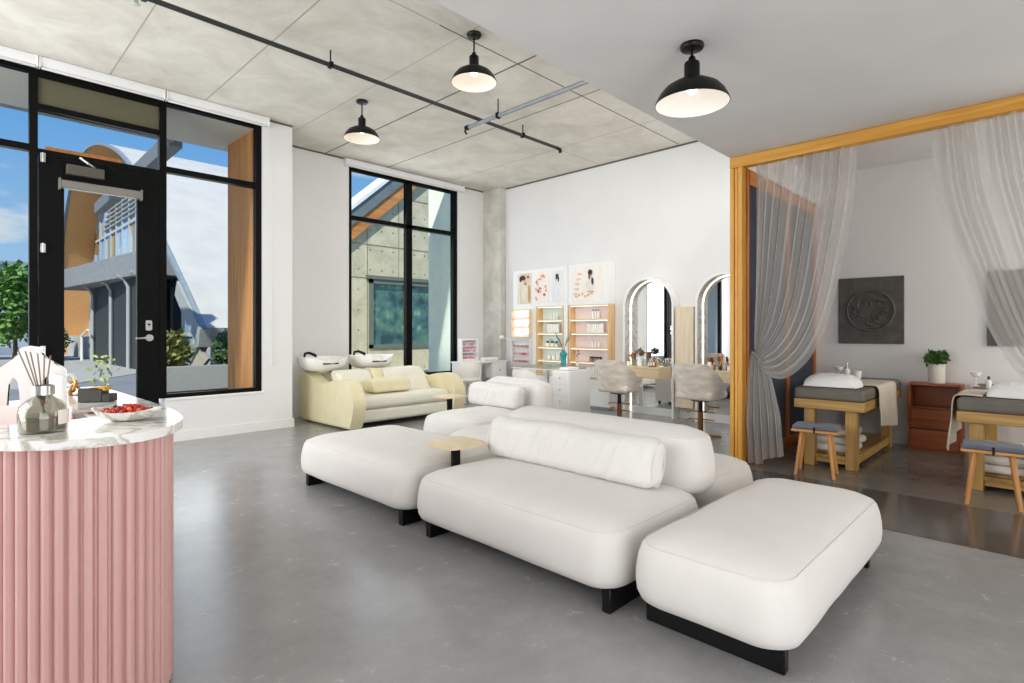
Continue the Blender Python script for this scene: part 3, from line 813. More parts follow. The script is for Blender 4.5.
bm = B(); prism(bm, [(5.75, zr(5.75) + .02), (12, zr(12) + .02), (12, zr(12) + .36), (5.75, zr(5.75) + .36)], 'y', -.16, .5); obj('eave_cladding', bm, mat('zinc_eave', '#70777a', rough=.6, vary=.15, scale=5), nb)
bm = B(); prism(bm, [(5.75, zr(5.75) + .36), (12, zr(12) + .36), (12, zr(12) + .46), (5.75, zr(5.75) + .46)], 'y', -.2, .5); obj('eave_edge', bm, M['trim'], nb)
bm = B(); prism(bm, [(5.75, zr(5.75) - .32), (12, zr(12) - .32), (12, zr(12) + .02), (5.75, zr(5.75) + .02)], 'y', -.12, .05); obj('eave_beam', bm, wood('eave_glulam', '#a9692f', '#cf9050', 0, .5, 8), nb)
bm = B()
for x0, x1, z0, z1 in ((wx0, wx0 + .1, wz0, wz1), (wx1 - .1, wx1, wz0, wz1), (wx0, wx1, wz1 - .1, wz1), (wx0, wx1, wz0, wz0 + .08), (7.62, 7.72, wz0, wz1)): box(bm, x0, x1, -.04, .1, z0, z1)
box(bm, wx0 - .08, wx1 + .1, -.07, .0, wz1, wz1 + .08)
fr = obj('window_frame', bm, mat('sage_frame', '#6f7468', rough=.5), nb, False)
bm = B(); box(bm, wx0 + .1, wx1 - .1, .05, .07, wz0 + .08, wz1 - .1)
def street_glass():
    m, nt, b, out = new_mat('street_glass_painted_reflections')
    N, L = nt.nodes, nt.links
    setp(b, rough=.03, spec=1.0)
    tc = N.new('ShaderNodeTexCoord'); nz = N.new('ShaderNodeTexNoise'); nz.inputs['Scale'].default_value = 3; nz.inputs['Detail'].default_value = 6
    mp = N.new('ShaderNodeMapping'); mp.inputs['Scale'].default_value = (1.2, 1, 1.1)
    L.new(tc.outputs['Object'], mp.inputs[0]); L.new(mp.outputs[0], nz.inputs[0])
    rp = N.new('ShaderNodeValToRGB'); e = rp.color_ramp.elements  # mottled teal ramp paints in the street reflections
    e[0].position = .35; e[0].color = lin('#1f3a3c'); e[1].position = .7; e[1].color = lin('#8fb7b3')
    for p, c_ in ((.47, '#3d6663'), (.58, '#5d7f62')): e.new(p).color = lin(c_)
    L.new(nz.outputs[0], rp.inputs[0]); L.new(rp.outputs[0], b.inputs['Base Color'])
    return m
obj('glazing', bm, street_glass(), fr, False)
bm = B(); box(bm, 5.9, 12, -1.2, -.02, -.03, .32); obj('plinth_ledge', bm, mat('ledge', '#b5ae9b', rough=.9, vary=.08), nb)

# ------------------------------------------------------------------ world + lights
w = bpy.data.worlds.new('day'); SC.world = w; w.use_nodes = True
nt = w.node_tree; N, L = nt.nodes, nt.links
bg = N['Background']
tc = N.new('ShaderNodeTexCoord'); sx = N.new('ShaderNodeSeparateXYZ'); L.new(tc.outputs['Generated'], sx.inputs[0])
rp = N.new('ShaderNodeValToRGB'); e = rp.color_ramp.elements
e[0].position = .0; e[0].color = lin('#b9d8f5'); e[1].position = .75; e[1].color = lin('#3f83d6')
e.new(.28).color = lin('#74b0ef')
L.new(sx.outputs['Z'], rp.inputs['Fac'])
mp = N.new('ShaderNodeMapping'); mp.inputs['Scale'].default_value = (1.6, 1.6, 4.6); mp.inputs['Location'].default_value = (.35, .1, .3)
L.new(tc.outputs['Generated'], mp.inputs[0])
nz = N.new('ShaderNodeTexNoise'); nz.inputs['Scale'].default_value = 2.6; nz.inputs['Detail'].default_value = 9; nz.inputs['Roughness'].default_value = .55
L.new(mp.outputs[0], nz.inputs['Vector'])
r2 = N.new('ShaderNodeValToRGB'); r2.color_ramp.elements[0].position = .62; r2.color_ramp.elements[1].position = .74
L.new(nz.outputs['Fac'], r2.inputs['Fac'])
mx = N.new('ShaderNodeMix'); mx.data_type = 'RGBA'
L.new(r2.outputs['Color'], mx.inputs[0]); L.new(rp.outputs['Color'], mx.inputs[6]); mx.inputs[7].default_value = lin('#f3f1f2')
L.new(mx.outputs[2], bg.inputs['Color']); bg.inputs['Strength'].default_value = .95

def area(name, loc, target, sx_, sy_, power, col=(1, 1, 1), spread=180):
    l = bpy.data.lights.new(name, 'AREA'); l.shape = 'RECTANGLE'; l.size = sx_; l.size_y = sy_; l.energy = power; l.color = col; l.spread = radians(spread)
    o = bpy.data.objects.new(name, l); link(o); o.location = loc
    d = Vector(target) - Vector(loc); o.rotation_euler = d.to_track_quat('-Z', 'Y').to_euler()
    return o
sun = bpy.data.lights.new('sun', 'SUN'); sun.energy = 5.5; sun.angle = radians(1); sun.color = (1, .94, .86)
so = bpy.data.objects.new('sun', sun); link(so); so.rotation_euler = Vector((.62, .5, -.8)).to_track_quat('-Z', 'Y').to_euler()
# added unseen fill lights; those at the glazing stand in for daylight
area('fill_room_left', (-2.3, 4.4, 2.0), (4, 4.2, 1.8), 4.0, 3.2, 212, (.97, .985, 1))
area('fill_room_back', (.5, -2.3, 1.25), (2.4, 4, 2.9), 4.0, 2.2, 150, (.97, .985, 1))
area('daylight_entrance', (.8, 7.4, 2.1), (1.2, 2.0, .8), 3.4, 3.2, 75, (.97, .98, 1))
area('daylight_recess', (5.45, 8.1, 2.2), (5.2, 3.0, .8), 2.0, 3.0, 45, (.97, .98, 1))
area('fill_display_corner', (5.0, 2.6, 3.36), (5.7, 6.6, 1.2), 3.6, .8, 42, (1, .99, .97), 130)  # added fill, hidden past the soffit edge, to brighten the display corner
area('fill_treatment', (6.2, -2.3, 1.4), (6.3, 2, 1.9), 2.0, 2.0, 66, (1, .95, .88))  # added fill out of view, brightening the treatment room
SC.view_settings.view_transform = 'Standard'
SC.view_settings.look = 'None'
SC.cycles.use_denoising = True
SC.cycles.max_bounces = 8; SC.cycles.diffuse_bounces = 5; SC.cycles.transparent_max_bounces = 16; SC.cycles.glossy_bounces = 4
SC.cycles.sample_clamp_indirect = 4; SC.cycles.caustics_reflective = False; SC.cycles.caustics_refractive = False
# ------------------------------------------------------------------ lounge modules
def loft_block(x0, x1, y0, y1, prof, rp, dome, seed=0, nc=9, ns=14):
    """upholstered block: rounded-rectangle rings following (inset, height) pairs, closed over the top by a soft dome"""
    hw = min(x1 - x0, y1 - y0) / 2
    def ring(ins, z):
        r = max(.02, min(rp - ins * .45, hw - ins - .002))
        ins = min(ins, hw - .004); r = max(.003, min(r, hw - ins - .001))
        X0, X1, Y0, Y1 = x0 + ins, x1 - ins, y0 + ins, y1 - ins
        pts = []
        cs = [((X1 - r, Y1 - r), 0), ((X0 + r, Y1 - r), 90), ((X0 + r, Y0 + r), 180), ((X1 - r, Y0 + r), 270)]
        for q, ((cx, cy), a0) in enumerate(cs):
            arc = [(cx + r * cos(radians(a0 + 90 * i / nc)), cy + r * sin(radians(a0 + 90 * i / nc))) for i in range(nc + 1)]
            pts += arc
            (nx, ny), na = cs[(q + 1) % 4]
            nxt = (nx + r * cos(radians(na)), ny + r * sin(radians(na)))
            for i in range(1, ns): pts.append((lerp(arc[-1][0], nxt[0], i / ns), lerp(arc[-1][1], nxt[1], i / ns)))
        return [(px, py_, z) for px, py_ in pts]
    zt, it = prof[-1][1], prof[-1][0]
    levels = list(prof)
    for k in range(1, 10):
        u = k / 9; ins = lerp(it, hw - .004, u)
        levels.append((ins, zt + dome * (1 - (1 - u) ** 2.2)))
    bm = B(); rings = []
    for ins, z in levels:
        vs = []
        for (px, py_, pz) in ring(ins, z):
            w = .0035 * mnoise.noise(Vector((px * 4 + seed, py_ * 4, pz * 4)))
            vs.append(bm.verts.new((px + w, py_ + w, pz + w * .8)))
        rings.append(vs)
    n = len(rings[0])
    for a, b_ in zip(rings, rings[1:]):
        for k in range(n): bm.faces.new((a[k], a[(k + 1) % n], b_[(k + 1) % n], b_[k]))
    bm.faces.new(rings[0][::-1]); bm.faces.new(rings[-1])
    return bm, ring
def soft_body(parent, name, x0, x1, y0, y1, z0, z1, rp=.12, dome=.02, seed=0, top=.10, welt=True):
    h = z1 - z0; k = top
    prof = [(.085, z0), (.04, z0 + .004), (.016, z0 + .02), (.004, z0 + .05), (0, z0 + h * .32), (.002, z0 + h * .5), (.010, z0 + h * .68), (.022 * k / .1, z1 - k * .52), (.034 * k / .1, z1 - k * .40), (.052 * k / .1, z1 - k * .27), (.080 * k / .1, z1 - k * .13), (.12 * k / .1, z1)]
    zs_ = [q[1] for q in prof]
    for i in range(1, len(prof)):
        if prof[i][1] <= prof[i - 1][1]: prof[i] = (prof[i][0], prof[i - 1][1] + .002)
    bm, ring = loft_block(x0, x1, y0, y1, prof, rp, dome, seed)
    o = obj(name, bm, M['sofa'], parent, angle=80)
    if welt:
        bm = B(); tube(bm, ring(prof[8][0] - .0005, prof[8][1] + .0005), .0032, 6, closed=True); obj('piping', bm, M['sofa'], o)
    return o
def panel_leg(parent, along, a0, a1, c_, th=.045, z1=.118):
    bm = B()
    if along == 'x': box(bm, a0, a1, c_ - th / 2, c_ + th / 2, 0, z1, .004, 1)
    else: box(bm, c_ - th / 2, c_ + th / 2, a0, a1, 0, z1, .004, 1)
    return obj('leg', bm, M['blacksat'], parent)
R_ = .125
# ottoman nearest the camera (long axis along X)
t = thing('ottoman', 'large white upholstered ottoman nearest the camera at the right end of the lounge island', 'ottoman', (2.0, .63, 0))
b_ = soft_body(t, 'cushion_body', -.01, 1.49, 0, .66, .112, .40, .13)
panel_leg(t, 'y', .065, .63, .14, z1=.13); panel_leg(t, 'y', .065, .63, 1.40, z1=.13)
# left ottoman
t = thing('ottoman', 'long white upholstered ottoman at the left end of the lounge island, facing the entrance', 'ottoman', (1.98, 2.885, 0))
b_ = soft_body(t, 'cushion_body', 0, .97, .0, 1.50, .10, .40, .14)
panel_leg(t, 'x', .06, .90, .105); panel_leg(t, 'x', .06, .90, 1.41)
# double sided sofa
t = thing('sofa', 'white back-to-back sofa in the middle of the lounge island with a long bolster', 'sofa', (1.98, 1.34, 0))
b_ = soft_body(t, 'front_seat', 0, .92, 0, 1.475, .10, .395, .13, seed=3)
b_ = soft_body(t, 'rear_seat', 1.10, 1.91, .09, 1.475, .10, .39, .16, seed=4)
bk = soft_body(t, 'backrest', .84, 1.20, .045, 1.57, .33, .685, .13, .010, 5, .10)
for y in (.075, 1.36): panel_leg(t, 'x', .06, .86, y); panel_leg(t, 'x', 1.12, 1.90, y)
def bolster(name, label, cat, loc, L, h, d, lean, seed, rotz=0, flat=.9):
    """long stuffed back cushion standing on a seat; runs along local Y"""
    o = thing(name, label, cat, loc, rotz)
    bm = B()
    def df(q):
        e = max(0, 1 - abs(q.y / (L / 2)) ** 6)
        g = math.exp(-(q.y / (L * .42)) ** 4); w = (mnoise.noise(Vector((q.y * 24 + q.z * 10 + seed, q.z * 3, 1))) * .010 + mnoise.noise(Vector((q.y * 52 + q.z * 16, q.z * 6 + seed, 2))) * .007) * (.3 + .7 * g)
        q.x *= .72 + .28 * e ** .5
        q.x += w * (1 if q.x > 0 else -1) * e * min(1, abs(q.x) / .03)
        q.z += (.006 * sin(q.y * 9 + seed)) * (q.z > 0)
        q.x += q.z * lean
        return q
    rbox(bm, d / 2, L / 2, h / 2, min(d, h) * .42, (0, 0, h / 2), 6, (8, 110, 16), df)
    c_ = obj('cushion_cover', bm, M['cush'], o, angle=80)
    for s in (-1, 1):
        bm = B(); pts = []
        for i in range(24):
            a = 2 * pi * i / 24
            pts.append((d * .36 * cos(a) + (h / 2 + h * .42 * sin(a) - h / 2) * lean, s * (L / 2 - .012), h / 2 + h * .44 * sin(a)))
        tube(bm, pts, .0035, 5, closed=True); obj('piping', bm, M['cush'], c_)
    return o
bolster('bolster_cushion', 'long wrinkled white bolster cushion leaning on the back of the middle sofa', 'cushion', (2.645, 2.125, .408), 1.28, .258, .168, .2, 1)
# second sofa group behind
t = thing('ottoman', 'white upholstered ottoman behind the front side table, mostly hidden by the left ottoman', 'ottoman', (3.0, 2.87, 0))
b_ = soft_body(t, 'cushion_body', 0, .95, 0, .93, .10, .39, .14, seed=7)
panel_leg(t, 'x', .06, .88, .1); panel_leg(t, 'x', .06, .88, .83)
t = thing('armchair', 'white lounge chair with a rounded back and cushion standing behind the long ottoman', 'armchair', (3.44, 3.90, 0))
b_ = soft_body(t, 'seat', 0, 1.0, 0, .84, .10, .395, .16, .03, 8)
bk = soft_body(t, 'backrest', .96, 1.30, .0, .96, .20, .695, .14, .01, 9, .11)
panel_leg(t, 'x', .06, 1.2, .1); panel_leg(t, 'x', .06, 1.2, .75)
bolster('back_cushion', 'short white back cushion on the lounge chair behind the long ottoman', 'cushion', (4.245, 4.40, .412), .80, .245, .19, .18, 6)

def side_table(label, x, y, s=.30):
    t = thing('side_table', label, 'side table', (x, y, 0), radians(0), 'oak side tables slotted between the lounge modules')
    bm = B()
    pts = []
    for i in range(48):
        a = 2 * pi * i / 48
        ca, sa = cos(a), sin(a); n = 7.0
        k = (abs(ca) ** n + abs(sa) ** n) ** (-1 / n)
        pts.append((s * .72 * k * ca, s * .72 * k * sa))
    prism(bm, pts, 'z', .488, .506); bmesh.ops.bevel(bm, geom=[e for e in bm.edges if abs(e.verts[0].co.z - e.verts[1].co.z) < 1e-5], offset=.003, segments=2, affect='EDGES')
    obj('tabletop', bm, M['oak'], t)
    bm = B(); box(bm, -.034, .034, -.011, .011, .012, .488, .003, 1); obj('post', bm, M['blacksat'], t)
    bm = B(); box(bm, -.13, .13, -.05, .05, 0, .012, .003, 1); obj('foot_plate', bm, M['blacksat'], t)
    return t
side_table('light oak side table with black post between the left ottoman and the middle sofa', 2.385, 2.855, .217)
side_table('light oak side table on a black post beside the yellow sofa behind the lounge chair', 4.03, 4.93, .217)

# ------------------------------------------------------------------ yellow shampoo sofa
t = thing('shampoo_sofa', 'butter yellow and cream two seat shampoo sofa below the recessed window', 'sofa', (3.45, 6.05, 0))
def arm_outline():
    ctl = [(1.40, .02), (1.43, .30), (1.42, .62), (1.30, .68), (1.05, .60), (.80, .545), (.55, .595), (.35, .625), (.15, .585), (.04, .47), (.0, .33), (.03, .18), (.09, .03)]
    return [polyline_at(ctl, i / 60) for i in range(61)]
def add_arm(x0, x1):
    bm = B(); prism(bm, arm_outline(), 'x', x0, x1)
    es = [e for e in bm.edges if abs(e.verts[0].co.x - e.verts[1].co.x) < 1e-6]
    bmesh.ops.bevel(bm, geom=es, offset=.022, segments=3, affect='EDGES')
    return obj('armrest', bm, M['yellow'], t, angle=50)
add_arm(0, .175); add_arm(1.60, 1.79)
def strip(pts, x0, x1, name, m, parent, th=.05, r=.02):
    """upholstered slab following a Y-Z line"""
    n = len(pts)
    up = []
    for i in range(n):
        a, b_ = pts[max(i - 1, 0)], pts[min(i + 1, n - 1)]
        d = Vector((b_[0] - a[0], b_[1] - a[1])).normalized()
        up.append((pts[i][0] + d.y * th, pts[i][1] - d.x * th))
    bm = B(); prism(bm, pts + up[::-1], 'x', x0, x1)
    bmesh.ops.bevel(bm, geom=[e for e in bm.edges if abs(e.verts[0].co.x - e.verts[1].co.x) < 1e-6], offset=min(r, th * .4), segments=2, affect='EDGES')
    return obj(name, bm, M[m], parent, angle=60)
def sb(parent, name, m, x0, x1, y0, y1, z0, z1, r, lean=0, mid=5):
    def df(q):
        q.y += q.z * lean; return q
    bm = B(); rbox(bm, (x1 - x0) / 2, (y1 - y0) / 2, (z1 - z0) / 2, r, ((x0 + x1) / 2, (y0 + y1) / 2, (z0 + z1) / 2), 5, mid, df)
    return obj(name, bm, M[m], parent, angle=80)
sb(t, 'seat_base', 'cream', .17, 1.61, .16, 1.38, .07, .245, .05)
sb(t, 'seat_cushion', 'cream', .17, 1.61, .12, .95, .24, .41, .07)
for x0, x1 in ((.18, .70), (.86, 1.60)):
    bk = sb(t, 'back_cushion', 'cream', x0, x1, .62, .86, .36, .705, .07, .75)
    bm = B(); tube(bm, [(x0 + .08, .70, .60), ((x0 + x1) / 2, .695, .592), (x1 - .08, .70, .60)], .006, 6); obj('stitch_line', bm, M['cream'], bk)
sb(t, 'centre_strip', 'yellow', .70, .86, .61, .87, .38, .715, .05, .75)
sb(t, 'back_shell', 'yellow', .05, 1.74, 1.18, 1.40, .05, .67, .05)
for x, y in ((.1, .12), (.1, 1.3), (1.68, .2), (1.68, 1.3)):
    bm = B(); lathe(bm, [(.016, 0), (.02, .06), (.02, .075)], (x, y, 0), 12); obj('foot', bm, M['blacksat'], t)
o = thing('lumbar_cushion', 'butter yellow bolster lying across the centre of the shampoo sofa seat', 'cushion', (4.22, 6.50, .418))
bm = B()
def wd(q):
    q.z *= .78 + .22 * cos(q.y * 7); q.y += q.z * .3; return q
rbox(bm, .30, .15, .09, .05, (0, .0, .09), 6, 10, wd); obj('cushion_cover', bm, M['yellow'], o, angle=80)
# basins
def basin(x, y, z, label):
    t = thing('shampoo_basin', label, 'basin', (x, y, z), 0, 'white shampoo basins on the back of the yellow sofa')
    def outline(a, s):
        # rounded bowl, dipped and narrowed at the neck notch towards the sitter (-Y)
        n = 2.6; ca, sa = cos(a), sin(a)
        k = (abs(ca) ** n + abs(sa) ** n) ** (-1 / n)
        return (s * .33 * k * ca, s * .27 * k * sa)
    prof_out = [(.60, -.0), (.76, .018), (.91, .07), (.985, .13), (1.0, .19)]
    prof_in = [(.93, .19), (.86, .13), (.68, .07), (.30, .05), (.0, .045)]
    def P(a, s, h):
        x_, y_ = outline(a, s)
        notch = math.exp(-((atan2(sin(a + pi / 2), cos(a + pi / 2))) / .42) ** 2)
        hh = h - .075 * notch * (h / .19) ** 2
        yy = y_ - .03 * notch * (h / .19)
        return Vector((x_, yy + .02, hh))
    n = 56; bm = B(); rings = []
    for s, h in prof_out + prof_in:
        rings.append([bm.verts.new(P(2 * pi * k / n, max(s, .02), h)) for k in range(n)])
    for a, b_ in zip(rings, rings[1:]):
        for k in range(n): bm.faces.new((a[k], a[(k + 1) % n], b_[(k + 1) % n], b_[k]))
    bm.faces.new(rings[0][::-1]); bm.faces.new(rings[-1])
    obj('bowl', bm, M['ceramic'], t, angle=70)
    bm = B(); box(bm, -.13, .09, -.275, -.235, .098, .116, .006, 2); obj('neck_rest', bm, M['blacksat'], t)
    bm = B(); tube(bm, [(-.18, .19, .19), (-.18, .17, .235), (-.15, .10, .245), (-.11, .03, .215), (-.10, .01, .20)], .017, 10, taper=[.016, .016, .018, .022, .02]); obj('hand_shower', bm, M['blacksat'], t)
    bm = B(); lathe(bm, [(.09, -.02), (.08, -.01), (.12, .01), (0, .012)], n=20); obj('pedestal', bm, M['ceramic'], t)
    return t
basin(3.66, 7.22, .69, 'white shampoo basin with black spray at the left end of the yellow sofa')
basin(4.44, 7.26, .69, 'white shampoo basin with black spray right of the first, in front of the window')

# ------------------------------------------------------------------ reception counter
t = thing('reception_counter', 'curved reception counter with pink fluted front and white marble top at the left edge', 'counter', (0, 0, 0))
path = [(.60, 3.95), (.605, 3.6), (.615, 3.2), (.622, 2.8), (.618, 2.55), (.59, 2.34), (.535, 2.205), (.455, 2.125), (.365, 2.10), (.275, 2.125), (.185, 2.185), (.10, 2.275), (-.02, 2.42), (-.22, 2.66), (-.5, 3.0)]
NP = 220
pp = [polyline_at(path, i / NP) for i in range(NP + 1)]
def normal_at(ps, i):
    a, b_ = ps[max(i - 1, 0)], ps[min(i + 1, len(ps) - 1)]
    d = Vector((b_[0] - a[0], b_[1] - a[1])).normalized()
    return Vector((-d.y, d.x))          # to the left of travel
outward = -1 if normal_at(pp, 110).y > 0 else 1
def shift(ps, k):
    return [tuple(Vector(p) + normal_at(ps, i) * outward * k) for i, p in enumerate(ps)]
top_out = shift(pp, .035)
inner_l = [(.37, 3.95), (.372, 3.2), (.375, 2.62), (.36, 2.565), (.30, 2.545), (.1, 2.56), (-.05, 2.68), (-.3, 3.0)]
inn = [polyline_at(inner_l, i / NP) for i in range(NP + 1)]
bm = B(); ring_prism(bm, top_out, inn, 'z', .895, .925, closed=False)
bmesh.ops.bevel(bm, geom=[e for e in bm.edges if abs(e.verts[0].co.z - e.verts[1].co.z) < 1e-5 and (len(e.link_faces) == 2 and e.calc_face_angle(0) > .8)], offset=.005, segments=2, affect='EDGES')
obj('marble_top', bm, M['marble'], t)
# fluted skin: rounded battens following the path
S = [0]
for a, b_ in zip(pp, pp[1:]): S.append(S[-1] + (Vector(b_) - Vector(a)).length)
def at_len(d):
    for i in range(NP):
        if S[i + 1] >= d:
            f = (d - S[i]) / max(1e-9, S[i + 1] - S[i]); return Vector((lerp(pp[i][0], pp[i + 1][0], f), lerp(pp[i][1], pp[i + 1][1], f)))
    return Vector(pp[-1])
pitch = .0365; nfl = int(S[-1] / pitch)
bm = B(); prof = []
for i in range(nfl):
    for k, hgt in ((0, -.012), (.10, -.012), (.14, -.002), (.22, .003), (.5, .006), (.78, .003), (.86, -.002), (.90, -.012)):
        d = (i + k) * pitch; p = at_len(d); q = at_len(min(d + .002, S[-1])) - at_len(max(d - .002, 0))
        nn = Vector((-q.y, q.x)).normalized() * outward
        prof.append(p + nn * hgt)
lo = [bm.verts.new((p.x, p.y, 0.005)) for p in prof]; hi = [bm.verts.new((p.x, p.y, .895)) for p in prof]
for i in range(len(prof) - 1): bm.faces.new((lo[i], lo[i + 1], hi[i + 1], hi[i]))
obj('fluted_front', bm, M['pink'], t, angle=25)
bm = B(); ring_prism(bm, [(p[0], p[1]) for p in inn], [tuple(Vector(p) + (Vector(q) - Vector(p)).normalized() * .012) for p, q in zip(inn, pp)], 'z', .45, .895, closed=False); obj('inner_panel', bm, M['pink2'], t)
bm = B(); prism(bm, [(.36, 3.9), (.36, 3.32), (-.3, 3.32), (-.3, 3.9)], 'z', .86, .88); obj('work_shelf', bm, M['white'], t)
bm = B(); box(bm, -.35, .12, 2.745, 2.765, .5, .962); box(bm, -.36, .13, 2.73, 2.78, .962, .985, .004, 1, 1); lg = obj('screen_panel', bm, [M['pink2'], M['white']], t)
cu = bpy.data.curves.new('lettering', 'FONT'); cu.body = 'Ar'; cu.size = .05; cu.extrude = .001
lt = bpy.data.objects.new('lettering', cu); link(lt, lg); cu.materials.append(M['blacksat']); 
bpy.context.view_layer.update()
me_ = bpy.data.meshes.new_from_object(lt.evaluated_get(bpy.context.evaluated_depsgraph_get())); bpy.data.objects.remove(lt)
lt = bpy.data.objects.new('lettering', me_); link(lt, lg); lt.location = (.065, 2.742, .905); lt.rotation_euler = (pi / 2, 0, 0)

# white moulded chair behind the counter: pillar back with two side openings
t = thing('reception_chair', 'white moulded high back chair with cut-out openings behind the counter', 'chair', (.245, 2.95, 0), radians(-14))
def chair_back():
    bm = B()
    half = [(.112, .80), (.112, 1.08), (.102, 1.10), (.068, 1.112), (.048, 1.128), (.041, 1.158), (.028, 1.18)]
    slot = [(.045, .80), (.030, .955), (.025, 1.0), (.030, 1.045), (.043, 1.068), (.058, 1.066), (.072, 1.035), (.076, .80)]
    c_ = half + [(0, 1.187)] + [(-x, z) for x, z in half[::-1]] + [(-x, z) for x, z in slot[::-1]] + slot
    prism(bm, c_, 'y', -.02, .02)
    bmesh.ops.bevel(bm, geom=[e for e in bm.edges if abs(e.verts[0].co.y - e.verts[1].co.y) < 1e-6], offset=.007, segments=2, affect='EDGES')
    return bm
obj('backrest', chair_back(), M['ceramic'], t, angle=50)
bm = B(); box(bm, -.112, .112, -.024, .024, .50, .953, .01, 2); obj('lower_back', bm, M['ceramic'], t)
bm = B(); box(bm, -.15, .15, -.02, .36, .44, .5, .02, 2); obj('seat', bm, M['ceramic'], t)
for x, y in ((-.12, .02), (.12, .02), (-.12, .32), (.12, .32)):
    bm = B(); cyl(bm, (x, y, 0), (x, y, .45), .016, n=10); obj('leg', bm, M['ceramic'], t)
tag(obj('acrylic_divider', box(B(), .300, .318, 2.62, 2.95, .722, 1.075, .004, 2), M['white']), 'upright white divider panel standing between the counter and the white chair', 'divider')

# things on the counter
ZC_ = .9262
t = thing('reed_diffuser', 'large clear glass reed diffuser bottle with grey reeds on the counter', 'diffuser', (.222, 2.31, ZC_), radians(0))
bm = B(); lathe(bm, [(.0, 0), (.058, 0), (.063, .006), (.064, .06), (.060, .082), (.040, .104), (.025, .112), (.022, .122), (.022, .140), (.028, .143), (.028, .148), (.020, .148), (.019, .12), (.035, .101), (.055, .08), (.0595, .055), (.0595, .008), (.0, .008)], n=40); obj('bottle', bm, M['smoke'], t)
bm = B(); lathe(bm, [(0, .009), (.058, .009), (.058, .052), (0, .052)], n=32); obj('fragrance_oil', bm, M['liquid'], t)
bm = B(); lathe(bm, [(.030, .118), (.030, .146), (.024, .148), (.024, .118)], n=28); obj('collar', bm, M['steel'], t)
for i, (dx, dy) in enumerate(((-.06, .01), (-.045, -.02), (-.03, .02), (-.015, -.01), (.004, .015), (.016, -.02))):
    bm = B(); cyl(bm, (-dx * .3, -dy * .3, .02), (dx, dy, .262 - .004 * i), .0022, n=6); obj('reed', bm, M['reed'], t)
bm = B()
lab = [(.0648 * cos(a), .0648 * sin(a)) for a in [radians(-62 + 4 * i) for i in range(14)]]
for a, b_ in zip(lab, lab[1:]): bm.faces.new([bm.verts.new((*a, .025)), bm.verts.new((*b_, .025)), bm.verts.new((*b_, .07)), bm.verts.new((*a, .07))])
obj('paper_label', bm, M['paper'], t)
t = thing('marble_bowl', 'shallow white boat shaped bowl on the counter holding red sweets', 'bowl', (.462, 2.385, ZC_), radians(-38))
bm = B()
def bowl(s_, h): return lambda k, n=40: Vector((.115 * s_ * cos(2 * pi * k / n), .068 * s_ * sin(2 * pi * k / n), h + .012 * (cos(2 * pi * k / n) ** 2) * (h / .03)))
rings = []
for s_, h in ((.45, 0), (.7, .008), (.9, .022), (1, .034), (.96, .034), (.85, .022), (.6, .012), (.02, .010)):
    rings.append([bm.verts.new(bowl(s_, h)(k)) for k in range(40)])
for a, b_ in zip(rings, rings[1:]):
    for k in range(40): bm.faces.new((a[k], a[(k + 1) % 40], b_[(k + 1) % 40], b_[k]))
bm.faces.new(rings[0][::-1]); bm.faces.new(rings[-1]); obj('bowl_body', bm, M['marble'], t, angle=60)
def candy_proto(m, nm, lab):
    bm = B(); bmesh.ops.create_icosphere(bm, subdivisions=2, radius=.008)
    for v in bm.verts: v.co.x *= 1.25; v.co += v.co.normalized() * .0012 * mnoise.noise(v.co * 300)
    return obj(nm, bm, m)
rnd = random.Random(11); protos = {}; placed = []
for i in range(4000):
    if len(placed) >= 110: break
    a, r = rnd.uniform(0, 2 * pi), rnd.uniform(0, 1) ** .5
    x, y = .082 * r * cos(a), .047 * r * sin(a)
    z = .020 + .006
    for (px, py_, pz) in placed:
        d2 = (px - x) ** 2 + (py_ - y) ** 2
        if d2 < (.0132) ** 2: z = max(z, pz + sqrt(max(0, (.0132) ** 2 - d2)))
    if z > .058 - .024 * r: continue
    placed.append((x, y, z))
    k = ('red', 'red', 'red', 'red', 'darkred', 'orange')[i % 6]
    word = {'red': 'glossy red', 'darkred': 'dark maroon', 'orange': 'orange'}[k]
    if k not in protos:
        o = candy_proto(M[k], 'sweet', None); protos[k] = o
    else:
        o = protos[k].copy(); link(o)
    tag(o, 'small %s sweet heaped in the white bowl on the counter' % word, 'sweet', 'sweets in the counter bowl')
    w_ = Matrix.Rotation(radians(-38), 3, 'Z') @ Vector((x, y, z))
    o.location = (.462 + w_.x, 2.385 + w_.y, ZC_ + w_.z); o.rotation_euler = (rnd.uniform(0, 3), rnd.uniform(0, 3), rnd.uniform(0, 3))
t = thing('card_holder', 'black business card box with yellow cards behind the bowl of sweets', 'card holder', (.485, 3.10, ZC_), radians(-38))
bm = B(); box(bm, -.065, .035, -.03, .03, 0, .058, .003, 1); box(bm, .035, .07, -.03, .03, 0, .036, .003, 1); obj('holder', bm, M['cardgrey'], t)
bm = B(); box(bm, -.02, .045, -.022, .022, .05, .066, .001, 1); obj('card_stack', bm, M['cardyellow'], t)
bm = B(); box(bm, -.055, .02, -.031, -.029, .058, .064); obj('lid_edge', bm, M['cardgrey'], t)
for i, (x, y, r, m, lab) in enumerate(((.43, 2.72, -20, 'paper', 'pale leaflet lying flattest on the counter behind the bowl'), (.475, 2.66, -45, 'paperred', 'red printed leaflet fanned on top of the pale one behind the bowl'))):
    bm = B(); box(bm, -.075, .075, -.045, .045, 0, .0015)
    o = obj('leaflet', bm, M[m], loc=(x, y, ZC_ + .0003 + i * .002), rotz=radians(r)); tag(o, lab, 'leaflet', 'leaflets on the counter')
    bm = B(); box(bm, -.06, .03, -.03, -.012, .0015, .0018); obj('printed_band', bm, M['paperred' if m == 'paper' else 'paper'], o)
t = thing('gold_ornament', 'white and gold twisted chain ornament on the far arm of the counter', 'ornament', (.44, 3.50, ZC_), radians(-50))
